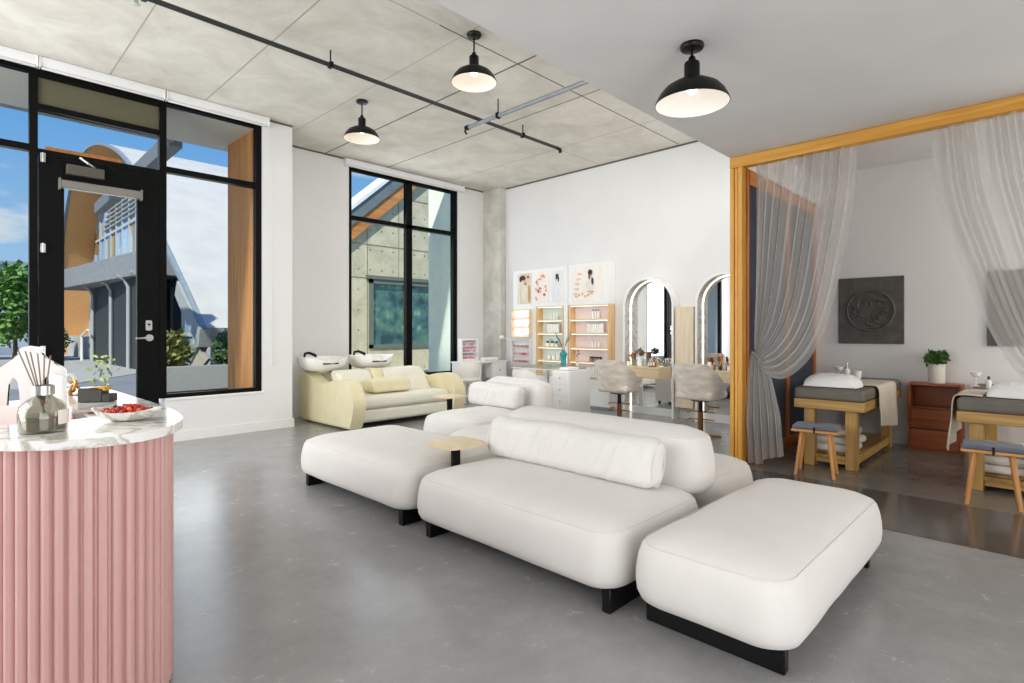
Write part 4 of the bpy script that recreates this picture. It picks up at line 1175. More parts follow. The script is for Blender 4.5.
for k, (cx, cz, tilt, m) in enumerate(((-.012, .036, .3, 'ceramic'), (.016, .055, -.6, 'gold'), (-.006, .088, .9, 'ceramic'), (.022, .028, 1.3, 'gold'))):
    bm = B(); pts = [Matrix.Rotation(tilt, 3, 'Z') @ Vector((.026 * cos(a), .008 * sin(2 * a), .032 * sin(a))) for a in [2 * pi * i / 28 for i in range(28)]]
    tube(bm, [p * .85 + Vector((cx, 0, cz * .85)) for p in pts], .0075, 8, closed=True); obj('chain_link', bm, M[m], t)

# ------------------------------------------------------------------ treatment room
def bed(x0, y0, label, lab2):
    t = thing('massage_bed', label, 'bed', (x0, y0, 0))        # local: x into the room, y to the left (towards the screen)
    L, Wd = 1.62, .57
    for a in (0, L - .05):
        bm = B(); box(bm, a, a + .05, 0, Wd, .53, .615, .004, 1); obj('end_rail', bm, M['bedwood_y'], t)
    for a in (0, Wd - .04):
        bm = B(); box(bm, .05, L - .05, a, a + .04, .53, .615, .004, 1); obj('side_rail', bm, M['bedwood_x'], t)
    for x, y in ((.06, .07), (.06, Wd - .16), (L - .15, .07), (L - .15, Wd - .16)):
        bm = B(); box(bm, x, x + .09, y, y + .09, 0, .53, .004, 1); obj('leg', bm, M['bedwood_z'], t)
    bm = B(); box(bm, .07, L - .1, .09, Wd - .09, .085, .115, .002, 1); obj('shelf_board', bm, M['bedwood_x'], t)
    bm = B(); box(bm, .085, .125, .16, Wd - .16, .04, .115, .003, 1); box(bm, .15, L - .15, .08, .12, .04, .112, .003, 1); obj('shelf_rail', bm, M['bedwood_y'], t)
    bm = B(); box(bm, .02, L - .02, .02, Wd - .02, .6, .612); obj('deck', bm, M['bedwood_x'], t)
    sb(t, 'mattress', 'mattress', -.005, L + .005, .0, Wd + .0, .612, .722, .032, mid=8)
    return t
bx, by = 5.565, 1.175
bed(bx, by, 'wooden massage bed with olive grey mattress against the felt screen', '')
bed2y = -.02
bed(5.565, bed2y, 'wooden massage bed with olive grey mattress at the right edge of the frame', '')
def bed_pillow(x, y, rot, lab, a=.16, b_=.25):
    o = tag(obj('pillow', pillow_bm(a, b_, .083, .012, rot, 34), M['pillow'], loc=(x, y, .722 + .008), rotz=radians(rot)), lab, 'pillow')
    return o
bed_pillow(5.83, 1.485, 4, 'plump white pillow at the foot end of the bed beside the felt screen', .20, .235)
bed_pillow(5.86, .19, -6, 'plump white pillow on the massage bed at the right edge of the frame', .20, .19)
def blanket(x0, x1, ymid, ytop0, yside, zlow, lab, sgn, name='blanket'):
    """cloth lying over the mattress and hanging over its long side; sgn -1 hangs to -Y"""
    bm = B()
    prof = [(ytop0, .729), (lerp(ytop0, yside, .5), .731), (yside - sgn * .03, .731), (yside + sgn * .012, .722), (yside + sgn * .028, .68), (yside + sgn * .034, .55), (yside + sgn * .045, lerp(.55, zlow, .5)), (yside + sgn * .05, zlow)]
    def f(s, v):
        y, z = polyline_at(prof, v)
        hang = max(0, (.72 - z) / .4)
        x = lerp(x0, x1, s) + hang * (.10 * (s - .5)) + .05 * (1 - v) * 0
        z2 = z - hang * .16 * (s - .55) * sgn * -1 * .6 if hang else z
        y += sgn * hang * .018 * sin(s * 11)
        return Vector((x, y, z2 + .003 * sin(s * 9 + v * 6)))
    grid(bm, f, 30, 34)
    o = obj(name, bm, M['blanket'], angle=180)
    md = o.modifiers.new('thick', 'SOLIDIFY'); md.thickness = .008; md.offset = 1
    return tag(o, lab, 'blanket')
blanket(5.98, 6.72, 0, 1.62, 1.175, .33, 'cream blanket hanging over the near side of the bed by the felt screen', -1)
blanket(5.64, 6.25, 0, .40, .55, .34, 'cream blanket hanging over the left side of the bed at the right edge', 1)
def towels(x, y, z, n, where, wx=.30, wy=.30):
    for i in range(n):
        bm = B()
        def df(q, i=i):
            q.z += .004 * mnoise.noise(q * 14 + Vector((i * 5 + y, 0, 0))); q.x += .006 * mnoise.noise(q * 6 + Vector((i, 2, y))); return q
        rbox(bm, wx / 2, wy / 2, .034, .033, (0, 0, 0), 5, 8, df)
        o = obj('folded_towel', bm, M['towel'], loc=(x, y + (.012, -.008, .01)[i % 3], z + .034 + i * .0725), rotz=radians((2, -4, 3)[i % 3]))
        tag(o, ('bottom', 'middle', 'top')[i if n == 3 else (0, 2)[i]] + ' white folded towel stacked under the ' + where, 'towel', 'folded towels under the ' + where)
towels(5.955, 1.46, .1165, 3, 'bed by the screen', .38, .34)
towels(5.955, .265, .1165, 3, 'right edge bed', .38, .34)
def dispenser(x, y, lab):
    t = thing('soap_dispenser', lab, 'dispenser', (x, y, .724))
    bm = B(); lathe(bm, [(0, 0), (.030, 0), (.032, .004), (.032, .085), (.028, .094), (.012, .098), (.012, .104), (0, .104)], n=24); obj('bottle', bm, M['ceramic'], t)
    bm = B(); lathe(bm, [(.014, .100), (.014, .125), (.006, .128), (.006, .15), (.012, .152), (.012, .162), (0, .163)], n=16); box(bm, -.006, .042, -.006, .006, .150, .160, .002, 1); obj('pump', bm, M['steel'], t)
    return t
dispenser(6.98, 1.64, 'white soap dispenser with a chrome pump behind the pillow on the bed by the screen')
tag(obj('cup', lathe(B(), [(0, 0), (.034, 0), (.042, .09), (.038, .09), (.031, .006), (0, .006)], n=24), M['ceramic'], loc=(6.80, 1.50, .724)), 'small white cup beside the chrome soap dispenser on the bed', 'cup')
tag(obj('glass_goblet', lathe(B(), [(0, 0), (.026, 0), (.026, .004), (.005, .01), (.005, .075), (.03, .085), (.045, .12), (.042, .12), (.0, .085)], n=24), M['ceramic'], loc=(6.90, 1.70, .724)), 'small pale stemmed dish left of the soap dispenser on the bed', 'dish')
t = thing('oil_bottle', 'small dark capped bottle behind the pillow on the bed at the right edge', 'bottle', (6.55, .42, .724))
bm = B(); lathe(bm, [(0, 0), (.02, 0), (.02, .07), (.008, .08), (0, .08)], n=18); obj('bottle_body', bm, M['ceramic'], t); bm = B(); cyl(bm, (0, 0, .08), (0, 0, .11), .01); obj('cap', bm, M['darkcap'], t)
tag(obj('glass_goblet', lathe(B(), [(0, 0), (.026, 0), (.026, .004), (.005, .01), (.005, .085), (.03, .095), (.045, .13), (.042, .13), (.0, .095)], n=24), M['ceramic'], loc=(6.62, .515, .735)), 'small pale stemmed dish behind the pillow on the bed at the right edge', 'dish')

def stool(x, y, rot, lab):
    t = thing('stool', lab, 'stool', (x, y, 0), radians(rot), 'oak stools beside the massage beds')
    bm = B(); box(bm, -.125, .125, -.18, .18, .375, .395, .005, 2); obj('seat', bm, M['stoolseat'], t)
    bm = B(); rbox(bm, .122, .172, .018, .014, (0, 0, .411), 4, 6, lambda q: Vector((q.x, q.y, q.z + .006 * (1 - (q.y / .172) ** 2) - .008 * math.exp(-(q.y / .02) ** 2)))); pd = obj('seat_pad', bm, M['slate'], t)
    bm = B(); box(bm, -.128, .128, -.007, .007, .371, .4255, .001, 1); obj('strap', bm, M['blacksat'], pd)
    for sx_ in (-1, 1):
        for sy_ in (-1, 1):
            bm = B(); tube(bm, [(sx_ * .065, sy_ * .10, .376), (sx_ * .115, sy_ * .145, 0)], .018, 12, taper=.013); obj('leg', bm, M['stoolwood'], t)
    return t
stool(5.285, 1.475, 8, 'small oak stool with slate blue pad beside the bed next to the felt screen')
stool(5.265, .315, 5, 'small oak stool with slate blue pad beside the bed at the right edge')

t = thing('bedside_cabinet', 'red-brown wooden cabinet with open niche and two drawers between the massage beds', 'cabinet', (7.07, .655, 0))
Wc, Dc, Hc = .445, .235, .70
bm = B(); box(bm, 0, Dc, 0, .022, .0, Hc, .002, 1); box(bm, 0, Dc, Wc - .022, Wc, .0, Hc, .002, 1); box(bm, .0, Dc, .022, Wc - .022, Hc - .022, Hc, .002, 1); box(bm, .01, Dc, .022, Wc - .022, .435, .455); box(bm, Dc - .012, Dc, .022, Wc - .022, .02, Hc - .02); box(bm, .004, Dc, .022, Wc - .022, .0, .03)
obj('carcass', bm, M['teak'], t)
for z0, z1 in ((.032, .222), (.236, .432)):
    bm = B(); box(bm, -.004, .016, .024, Wc - .024, z0, z1, .002, 1); d_ = obj('drawer', bm, M['teak'], t)
    bm = B(); box(bm, .0, .015, .03, Wc - .03, z1, z1 + .010); obj('finger_groove', bm, M['darkcap'], d_)
t = thing('potted_plant', 'small bushy green plant in a pale round pot on the wooden cabinet', 'plant', (7.185, .872, .70))
bm = B(); lathe(bm, [(0, 0), (.068, 0), (.072, .004), (.074, .20), (.066, .20), (.064, .17), (0, .17)], n=32); obj('pot', bm, mat('pale_concrete_pot', '#d8d3cb', rough=.8, vary=.05), t)
bm = B(); lathe(bm, [(0, .171), (.062, .171), (.0, .178)], n=20); obj('soil', bm, M['soil'], t)
bm = foliage_bm(420, .10, .10, .07, .05, 21); bmesh.ops.translate(bm, verts=bm.verts[:], vec=(0, 0, .255)); obj('foliage', bm, M['leaf'], t, False)
for i in range(6):
    a = i * 1.05; bm = B(); tube(bm, [(0, 0, .17), (.03 * cos(a), .03 * sin(a), .22), (.06 * cos(a), .06 * sin(a), .28)], .003, 5); obj('stem', bm, M['leaf'], t)

def relief(y0, y1, z0, z1, lab, seed):
    cy, cz = (y0 + y1) / 2, (z0 + z1) / 2; s_ = (y1 - y0) / 2
    bm = B(); box(bm, 0, .03, -s_, s_, -(z1 - z0) / 2, (z1 - z0) / 2, .004, 1); R0 = s_ * .72
    for rr, th in ((R0, .016), (R0 * .88, .008)):
        tube(bm, [(-.002, rr * cos(a), rr * sin(a)) for a in [2 * pi * i / 64 for i in range(64)]], th, 8, closed=True)
    rnd = random.Random(seed)
    for k in range(14):                      # scrolls and leaf blades inside the ring
        a0 = rnd.uniform(0, 2 * pi); r0 = R0 * rnd.uniform(.25, .62); sg = rnd.choice((-1, 1))
        c_ = (r0 * cos(a0), r0 * sin(a0)); pts = []
        for i in range(22):
            u = i / 21; rad = R0 * .24 * (1 - .8 * u); aa = a0 + sg * u * 5.2
            pts.append((-.003, c_[0] + rad * cos(aa), c_[1] + rad * sin(aa)))
        tube(bm, pts, .012, 7, taper=[.015 * (1 - .6 * i / 21) for i in range(22)])
    for k in range(16):
        a0 = 2 * pi * k / 16 + rnd.uniform(-.2, .2); r0 = R0 * rnd.uniform(.30, .66); l = R0 * .26
        c_ = Vector((-.004, r0 * cos(a0), r0 * sin(a0))); d = Vector((0, cos(a0 + 1.1), sin(a0 + 1.1))); n_ = Vector((0, -d.z, d.y))
        top = c_ + d * l; q = [bm.verts.new(x) for x in (c_, c_ + d * l * .5 + n_ * l * .26, top, c_ + d * l * .5 - n_ * l * .26)]
        ridge = bm.verts.new(c_ + d * l * .5 + Vector((-.022, 0, 0)))
        for i in range(4): bm.faces.new((q[i], q[(i + 1) % 4], ridge))
    o_ = obj('relief_panel', bm, M['stone'], None, loc=(XC - .03, cy, cz)); tag(o_, lab, 'wall art')
relief(1.17, 1.80, 1.095, 1.845, 'square charcoal relief panel with a carved round medallion above the bed by the screen', 2)
relief(-.15, .48, 1.09, 1.84, 'square charcoal relief panel half hidden behind the right curtain', 5)

# curtains --------------------------------------------------------------------
def curtain_cloth(top0, top1, edge, straight, tie, folds, amp, x=5.235, flip=False, nu=220, nv=60):
    """gathered voile: folds fan from the rail (top0..top1) to the tie; edge is the free swag line"""
    bm = B()
    def f(s, v):
        a = polyline_at(straight, v); e = polyline_at(edge, v)
        s2 = s
        y = lerp(a[0], e[0], s2 ** (1 + .5 * v * (1 - v))); z = lerp(a[1], e[1], s2 ** (1 + .9 * v))
        k = (1 - v) ** .35 * .85 + .15
        am = amp * k * (.65 + .35 * sin(s * 23 + 1))
        xx = x + am * sin(2 * pi * folds * s + .8 * sin(s * 9) + .5 * v) + .012 * sin(v * 5 + s * 8)
        return Vector((xx, y, z))
    grid(bm, f, nu, nv)
    return bm
t = thing('curtain', 'sheer grey curtain tied back to the post at the left of the treatment room', 'curtain', (0, 0, 0))
edge = [(1.158, 2.765), (1.175, 2.45), (1.215, 2.12), (1.262, 1.85), (1.315, 1.55), (1.39, 1.26), (1.49, 1.04), (1.60, .90), (1.73, .815), (1.85, .83), (1.93, .90)]
straight = [(1.965, 2.765), (1.967, 2.4), (1.97, 2.0), (1.973, 1.6), (1.975, 1.3), (1.975, 1.06)]
obj('swag', curtain_cloth(0, 0, edge, straight, None, 11, .045), M['sheer'], t, angle=180)
bm = B()
def tail(s, v):
    z = lerp(1.05, .02, v); w0, w1 = .05, .16
    wd = lerp(w0, w1, min(1, v * 1.6) ** .7)
    yc = lerp(1.955, 1.895, v)
    y = yc + wd * (1 - 2 * s)
    z -= .0; zz = max(.012, z + (.10 * s * v if s > .5 else 0))
    return Vector((5.235 + .035 * sin(2 * pi * 5 * s + v) * (.4 + .6 * v), y, zz))
grid(bm, tail, 90, 40); obj('tail', bm, M['sheer'], t, angle=180)
bm = B(); tube(bm, [(5.235 + .05 * cos(a), 1.945 + .055 * sin(a), 1.0 + .045 * sin(a - .5)) for a in [2 * pi * i / 24 for i in range(24)]], .008, 6, closed=True); obj('tie_band', bm, M['tie'], t)
t = thing('curtain', 'sheer grey curtain drawn aside at the right edge of the treatment room opening', 'curtain', (0, 0, 0))
edge = [(.668, 2.765), (.655, 2.5), (.625, 2.23), (.57, 2.0), (.50, 1.77), (.43, 1.54), (.358, 1.32), (.29, 1.15), (.215, 1.0), (.10, .87), (-.06, .80), (-.16, .84)]
straight = [(-.34, 2.765), (-.34, 2.3), (-.34, 1.8), (-.32, 1.4), (-.28, 1.1)]
obj('swag', curtain_cloth(0, 0, edge, straight, None, 11, .048), M['sheer'], t, angle=180)
bm = B()
def tail2(s, v):
    z = lerp(1.1, .02, v); wd = lerp(.05, .15, v ** .7); return Vector((5.235 + .035 * sin(2 * pi * 5 * s + v), -.26 + wd * (1 - 2 * s), z))
grid(bm, tail2, 80, 30); obj('tail', bm, M['sheer'], t, angle=180)
bm = B(); tube(bm, [(5.235 + .05 * cos(a), -.25 + .055 * sin(a), 1.0 + .04 * sin(a)) for a in [2 * pi * i / 24 for i in range(24)]], .008, 6, closed=True); obj('tie_band', bm, M['tie'], t)
# ------------------------------------------------------------------ arched mirrors
def arch(hw, zc, n=28, z0=0.0):
    return [(hw, z0)] + [(hw * cos(a), zc + hw * sin(a)) for a in [pi * i / n for i in range(n + 1)]] + [(-hw, z0)]
def arch_mirror(yc, lab):
    t = thing('arched_mirror', lab, 'mirror', (XC, yc, 0), 0)
    hw, zc, dp = .415, 1.60, .18
    bm = B(); ring_prism(bm, arch(hw, zc), arch(hw - .028, zc), 'x', -dp, -.004, closed=False); obj('arch_frame', bm, M['white'], t)
    bm = B(); ring_prism(bm, arch(hw - .0285, zc), arch(hw - .033, zc), 'x', -dp + .01, -.03, closed=False); obj('marble_reveal', bm, M['marble2'], t)
    bm = B(); ring_prism(bm, arch(hw - .033, zc), arch(hw - .042, zc), 'x', -.032, -.016, closed=False); obj('light_strip', bm, M['led'], t)
    bm = B(); prism(bm, arch(hw - .034, zc, z0=.02), 'x', -.015, -.005); obj('mirror_glass', bm, M['mirror'], t)
    return t
arch_mirror(4.235, 'tall arched mirror in a white lit frame beside the display shelves')
arch_mirror(3.085, 'tall arched mirror in a white lit frame partly hidden by the pine post')
tag(obj('hanging_oak_panel', box(B(), XC - .18, XC - .003, 3.525, 3.795, .17, 1.57, .004, 1), M['oakv']), 'narrow pale oak wall panel between the two arched mirrors', 'panel')
def dresser(y0, y1, lab):
    t = thing('dressing_table', lab, 'table', (6.945, y0, .565))
    w_ = y1 - y0
    bm = B(); box(bm, .0, .34, 0, w_, .137, .160, .003, 1); obj('tabletop', bm, M['oak'], t)
    bm = B(); box(bm, .012, .34, .003, .02, 0, .137); box(bm, .012, .34, w_ - .02, w_ - .003, 0, .137); box(bm, .012, .34, .02, w_ - .02, 0, .015); obj('carcass', bm, M['oakx'], t)
    bm = B(); box(bm, 0, .014, .005, w_ - .005, .004, .133, .002, 1); obj('drawer', bm, M['oak'], t)
    return t
dresser(3.93, 4.60, 'pale oak floating dressing table below the mirror beside the shelves')
dresser(2.78, 3.45, 'pale oak floating dressing table below the mirror beside the pine post')

# salon chairs
def salon_chair(x, y, rot, lab):
    t = thing('salon_chair', lab, 'chair', (x, y, 0), radians(rot), 'taupe swivel chairs at the mirrors')   # faces +X
    bm = B()
    def shell(off):
        def f(s, v):
            # s runs arm tip -> back -> arm tip, v from bottom to rim
            a = lerp(-1, 1, s); A = abs(a)
            ang = a * radians(112)
            sq = 3.2; ca, sa = cos(pi - ang), sin(pi - ang)
            k = (abs(ca) ** sq + abs(sa) ** sq) ** (-1 / sq)
            rx, ry = .235 + off, .255 + off
            px, py_ = rx * k * ca, ry * k * sa
            if A > .78:
                px = px
            rimh = lerp(.87, .655, min(1, max(0, (A - .33) / .42)) ** .85)
            z = lerp(.475 + (.02 if off < 0 else 0), rimh, v)
            flare = 1 + (.12 if off >= 0 else .10) * v - .10 * (1 - v)
            return Vector((px * flare - .03 * v * (1 - A), py_ * flare, z))
        return f
    o_ = grid(bm, shell(.0), 56, 10); i_ = grid(bm, shell(-.045), 56, 10)
    for i in range(55):
        bm.faces.new((o_[i][9], o_[i + 1][9], i_[i + 1][9], i_[i][9])); bm.faces.new((o_[i][0], i_[i][0], i_[i + 1][0], o_[i + 1][0]))
    for k in (0, 55):
        for j in range(9): bm.faces.new((o_[k][j], o_[k][j + 1], i_[k][j + 1], i_[k][j]))
    o = obj('backrest', bm, M['velvet'], t, angle=60)
    bm = B(); rbox(bm, .235, .225, .05, .045, (.02, 0, .505), 5, 6); obj('seat', bm, M['velvet'], t, angle=80)
    bm = B(); lathe(bm, [(0, .43), (.11, .43), (.12, .438), (.12, .452), (0, .456)], n=32); obj('swivel_plate', bm, M['copper'], t)
    bm = B(); cyl(bm, (0, 0, .30), (0, 0, .43), .024, n=16); obj('gas_lift', bm, M['blacksat'], t)
    bm = B(); cyl(bm, (0, 0, .03), (0, 0, .30), .029, n=16); obj('column', bm, M['copper'], t)
    bm = B(); 
    for z, l in ((.20, .14), (.29, .13)):
        tube(bm, [(0, 0, z), (.05, .0, z)], .009, 8); tube(bm, [(.05, -l, z + .008), (.05, l, z + .008)], .009, 8); tube(bm, [(-.06, l, z + .004), (.05, l, z + .008)], .009, 8)
    obj('foot_rest', bm, M['gold'], t)
    bm = B()
    for k in range(4):
        a = pi / 4 + k * pi / 2; tube(bm, [(0, 0, .032), (.24 * cos(a), .24 * sin(a), .012)], .02, 8, taper=.012)
    obj('cross_base', bm, M['gold'], t)
    return t
salon_chair(6.10, 4.02, 4, 'taupe velvet swivel chair with copper column in front of the mirror beside the shelves')
salon_chair(6.13, 2.93, 2, 'taupe velvet swivel chair with copper column in front of the mirror by the pine post')

# ------------------------------------------------------------------ display wall
XS = 7.162
t = thing('display_wall_panel', 'white picture panel above the display shelves, carrying four beauty portraits', 'panel', (XS, 0, 0))
bm = B(); box(bm, .0, XC - XS - .004, 5.715, 6.97, 1.655, 2.305, .002, 1); box(bm, .0, XC - XS - .004, 6.42, 6.97, .02, 1.655, .002, 1); box(bm, 0, XC - XS - .004, 5.72, 5.80, .02, 1.655); obj('white_board', bm, M['white'], t)
bm = B(); box(bm, -.004, XC - XS - .004, 4.905, 5.705, 1.655, 2.316, .002, 1); obj('raised_board', bm, M['white'], t)
def picture(y0, y1, z0, z1, lab, kind, seed):
    t = thing('portrait_print', lab, 'picture', (XS - .005, (y0 + y1) / 2, (z0 + z1) / 2), 0, 'portrait prints over the display shelves')
    w_, h = (y1 - y0) / 2, (z1 - z0) / 2
    cols = {'warm': ('#cbb79c', '#f1e8dc'), 'floral': ('#f1e0d4', '#faf4ee'), 'grey': ('#d8d8da', '#f4f4f4'), 'cream': ('#ebdfd2', '#f8f3ee')}[kind]
    m = wood('print_' + kind, cols[0], cols[1], 2, .7, 9, 2.5)
    bm = B(); box(bm, -.004, .004, -w_, w_, -h, h); obj('print_sheet', bm, m, t)
    def blob(cx, cz, rx, rz, m_, name, d=.006, n=22, wob=.12, sd=0):
        bm = B(); vs = []
        for i in range(n):
            a = 2 * pi * i / n; k = 1 + wob * mnoise.noise(Vector((cos(a) * 1.5, sin(a) * 1.5, sd + seed)))
            vs.append(bm.verts.new((-d, cx + rx * k * cos(a), cz + rz * k * sin(a))))
        bm.faces.new(vs); return obj(name, bm, m_, t, False)
    ink = M['darkcap']; skin = M['nude']; cloth = M['paper']
    # local +Y shows to the left in the picture
    if kind in ('cream',):
        blob(-.06, -.02, .09, .10, M['cush'], 'white_dress', .006, wob=.3); blob(-.06, -.13, .075, .018, skin, 'forearm', .0062)
        blob(-.075, .09, .02, .05, skin, 'neck', .0064); blob(-.07, .15, .030, .042, skin, 'face', .0066)
        blob(-.055, .175, .045, .045, ink, 'dark_hair', .0070); blob(-.10, .03, .022, .06, ink, 'hair_lock', .0072); blob(-.035, .12, .016, .06, ink, 'hair_tress', .0071)
        for k in range(6): blob(.22 - .06 * k, -.20 + .02 * (k % 3), .03, .02, mat('print_leaf', '#d5bd92', rough=.8), 'pale_leaf', .0063, wob=.5, sd=k)
        for k in range(5): blob(.16 + .02 * k, .16 - .08 * k, .05, .02, mat('print_blush', '#e6c6b2', rough=.8), 'blush_stroke', .0061, wob=.6, sd=k + 9)
    elif kind == 'grey':
        blob(.0, -.06, .05, .15, mat('print_pale', '#e6e6e8', rough=.8), 'pale_dress', .006, wob=.4); blob(.01, .13, .03, .045, mat('print_grey', '#cfcfd0', rough=.8), 'face', .0063); blob(-.005, .17, .035, .045, ink, 'dark_hair', .0067, wob=.5); blob(-.035, .12, .014, .05, ink, 'hair_lock', .0068)
    elif kind == 'floral':
        rnd = random.Random(seed)
        for k in range(22):
            c_ = rnd.choice(('#d98f7c', '#e7b7a8', '#c96f4f', '#e3b25e', '#d7a1a9')); blob(rnd.uniform(-w_ * .8, w_ * .8), rnd.uniform(-h * .85, h * .85), rnd.uniform(.012, .035), rnd.uniform(.012, .03), mat('petal_' + c_[1:], c_, rough=.8), 'petal', .006 + .0001 * k, wob=.5, sd=k)
    else:
        blob(0, -.05, .07, .17, mat('print_gown', '#e9ddc9', rough=.8), 'draped_gown', .006, wob=.4); blob(.0, .14, .035, .05, skin, 'face', .0064); blob(.03, .19, .06, .045, mat('print_brown', '#54301c', rough=.8), 'brown_hair', .0067, wob=.5); blob(.09, .17, .03, .05, mat('print_brown2', '#3e2618', rough=.8), 'flower_dark', .0068, wob=.5)
        blob(-.09, .2, .03, .025, mat('print_rust', '#a5603d', rough=.8), 'rust_flower', .0069, wob=.5); blob(-.03, .08, .03, .016, mat('print_rust2', '#8d4a34', rough=.8), 'rust_ribbon', .007, wob=.4); blob(-.12, -.1, .03, .16, mat('print_gilt', '#c69a5b', rough=.8), 'gilt_fold', .0062, wob=.5)
picture(6.52, 6.85, 1.71, 2.245, 'warm brown portrait print at the far left of the display wall', 'warm', 1)
picture(6.125, 6.435, 1.725, 2.245, 'coral floral portrait print second from the left on the display wall', 'floral', 2)
picture(5.80, 6.08, 1.72, 2.24, 'pale grey portrait print of a dark haired woman, third from the left', 'grey', 3)
picture(4.995, 5.625, 1.715, 2.265, 'large square print of a woman in white with dark pinned hair', 'cream', 4)

def shelf_unit(name, lab, y0, y1, zs, back, base_to, side=.028, open_x=0.0):
    """open niche unit; zs are shelf heights from the top down"""
    t = thing(name, lab, 'shelf', (XS, y0, 0))
    w_ = y1 - y0; d = XC - XS - .006
    bm = B(); box(bm, d - .012, d, .004, w_ - .004, zs[-1], zs[0]); obj('back_panel', bm, M[back], t)
    for a in (0, w_ - side):
        bm = B(); box(bm, 0, d, a, a + side, zs[-1] - .02, zs[0] + .012, .001, 1); obj('side_panel', bm, M['shelfwood'], t)
    for i, z in enumerate(zs):
        bm = B(); box(bm, 0.002, d - .012, side, w_ - side, z - .012, z + .012, .001, 1); s_ = obj('shelf_board', bm, M['oak'], t)
        if i < len(zs) - 1:
            bm = B(); box(bm, .012, .03, side + .01, w_ - side - .01, z - .018, z - .0125); obj('light_strip', bm, M['ledsoft'], s_)
    if base_to:
        bm = B(); box(bm, 0.002, d, 0, w_, .05, zs[-1] - .02, .002, 1); cb = obj('base_cabinet', bm, M['white'], t)
        bm = B(); box(bm, .02, d, .01, w_ - .01, .003, .05); obj('toe_kick', bm, M['galv'], t)
    return t
ZP = [1.648, 1.415, 1.192, .957, .735, .495]
shelf_unit('display_shelf', 'oak display shelf with pale pink back panel nearest the mirrors', 4.905, 5.70, ZP, 'rose', True)
shelf_unit('display_shelf', 'narrower oak display shelf with mint green back panel in the middle of the display wall', 5.81, 6.415, ZP, 'mint', True)
# nail polish niche: shallow front-mounted oak racks
def polish_rack(name, lab, x, y0, y1, z0, z1, rows, fm, bm_back, d=.05):
    t = thing(name, lab, 'rack', (x, y0, z0))
    w_, h = y1 - y0, z1 - z0
    bm = B(); box(bm, 0, d, 0, .02, 0, h, .001, 1); box(bm, 0, d, w_ - .02, w_, 0, h, .001, 1); box(bm, 0, d, .02, w_ - .02, h - .02, h, .001, 1); obj('rack_frame', bm, fm, t)
    for i in range(rows):
        bm = B(); box(bm, 0, d, .02, w_ - .02, i * (h - .02) / rows, i * (h - .02) / rows + .018, .001, 1); obj('rack_shelf', bm, fm, t)
    bm = B(); box(bm, d - .006, d - .001, .02, w_ - .02, .01, h - .02); obj('rack_back', bm, bm_back, t)
    return t
ivory = emit('lit_back', '#fff8ef', 1.1)
polish_rack('polish_rack', 'oak edged lit rack of pale nail polish at the left end of the display wall', XS - .075, 6.50, 6.95, 1.115, 1.61, 3, M['oak'], ivory, .073)
polish_rack('polish_rack', 'white framed rack of bright nail polish below the lit oak rack', XS - .075, 6.50, 6.95, .66, 1.075, 3, mat('grey_white_frame', '#d9d7d6', rough=.5), M['white'], .073)

# small goods: one proto each, copied
def bottle_mesh(r, h, neck, cap_h, mb, mc):
    bm = B(); lathe(bm, [(0, 0), (r * .96, 0), (r, r * .1), (r, h * .86), (r * .92, h * .93), (neck, h * .97), (neck, h)], n=12)
    lathe(bm, [(neck * 1.25, h), (neck * 1.25, h + cap_h), (0, h + cap_h)], n=10, mi=1)
    me = bpy.data.meshes.new('goods'); bmesh.ops.recalc_face_normals(bm, faces=bm.faces[:]); bm.to_mesh(me); bm.free()
    for p in me.polygons: p.use_smooth = True
    me.set_sharp_from_angle(angle=radians(40))
    me.materials.append(mb); me.materials.append(mc); return me
def put(me, name, x, y, z, lab, cat, grp, rot=0):
    o = bpy.data.objects.new(name, me); link(o); o.location = (x, y, z); o.rotation_euler = (0, 0, rot); return tag(o, lab, cat, grp)
W_ = M['white']
b_tall = bottle_mesh(.020, .125, .007, .03, W_, M['darkcap']); b_pump = bottle_mesh(.018, .10, .005, .045, W_, M['steel']); b_box = bottle_mesh(.022, .15, .012, .012, W_, M['galv'])
b_jar = bottle_mesh(.038, .058, .034, .016, M['ceramic'], M['ceramic']); b_darkjar = bottle_mesh(.034, .055, .026, .022, mat('patterned_jar', '#8d7365', rough=.4, vary=.5, scale=60), M['darkcap']); b_dot = bottle_mesh(.034, .06, .02, .03, M['ceramic'], M['darkcap'])
b_low = bottle_mesh(.024, .13, .016, .02, W_, W_)
XI = XS + .085
def row(me, name, cy, step, n, z, lab, cat='bottle', x=XI):
    for i in range(n): put(me, name, x, cy + (i - (n - 1) / 2) * step, z, lab, cat, lab)
zt = [z + .013 for z in ZP]
row(b_tall, 'lotion_bottle', 5.22, .052, 3, zt[1], 'white bottle with dark cap on the top shelf of the pink unit')
row(b_box, 'cream_bottle', 5.22, .046, 7, zt[2], 'white bottle in the row of seven on the second shelf of the pink unit')
row(b_pump, 'pump_bottle', 5.22, .060, 3, zt[3], 'white pump bottle on the third shelf of the pink unit')
row(b_darkjar, 'patterned_jar', 5.22, .078, 3, zt[4], 'brown patterned jar on the fourth shelf of the pink unit', 'jar')
row(b_low, 'tall_white_bottle', 5.18, .052, 8, zt[5], 'white bottle on the lowest shelf of the pink unit')
row(b_pump, 'pump_bottle', 6.08, .062, 3, zt[1], 'white pump bottle on the top shelf of the mint unit')
row(b_box, 'cream_bottle', 6.10, .046, 6, zt[2], 'white bottle in the row of six on the second shelf of the mint unit')
row(b_dot, 'dark_lidded_jar', 6.12, .10, 3, zt[3], 'white jar with dark lid on the third shelf of the mint unit', 'jar')
row(b_jar, 'cream_jar', 6.09, .10, 3, zt[4], 'plain white jar on the fourth shelf of the mint unit', 'jar')
row(b_low, 'tall_white_bottle', 6.0, .09, 3, zt[5], 'white bottle on the lowest shelf of the mint unit')
pc = {}
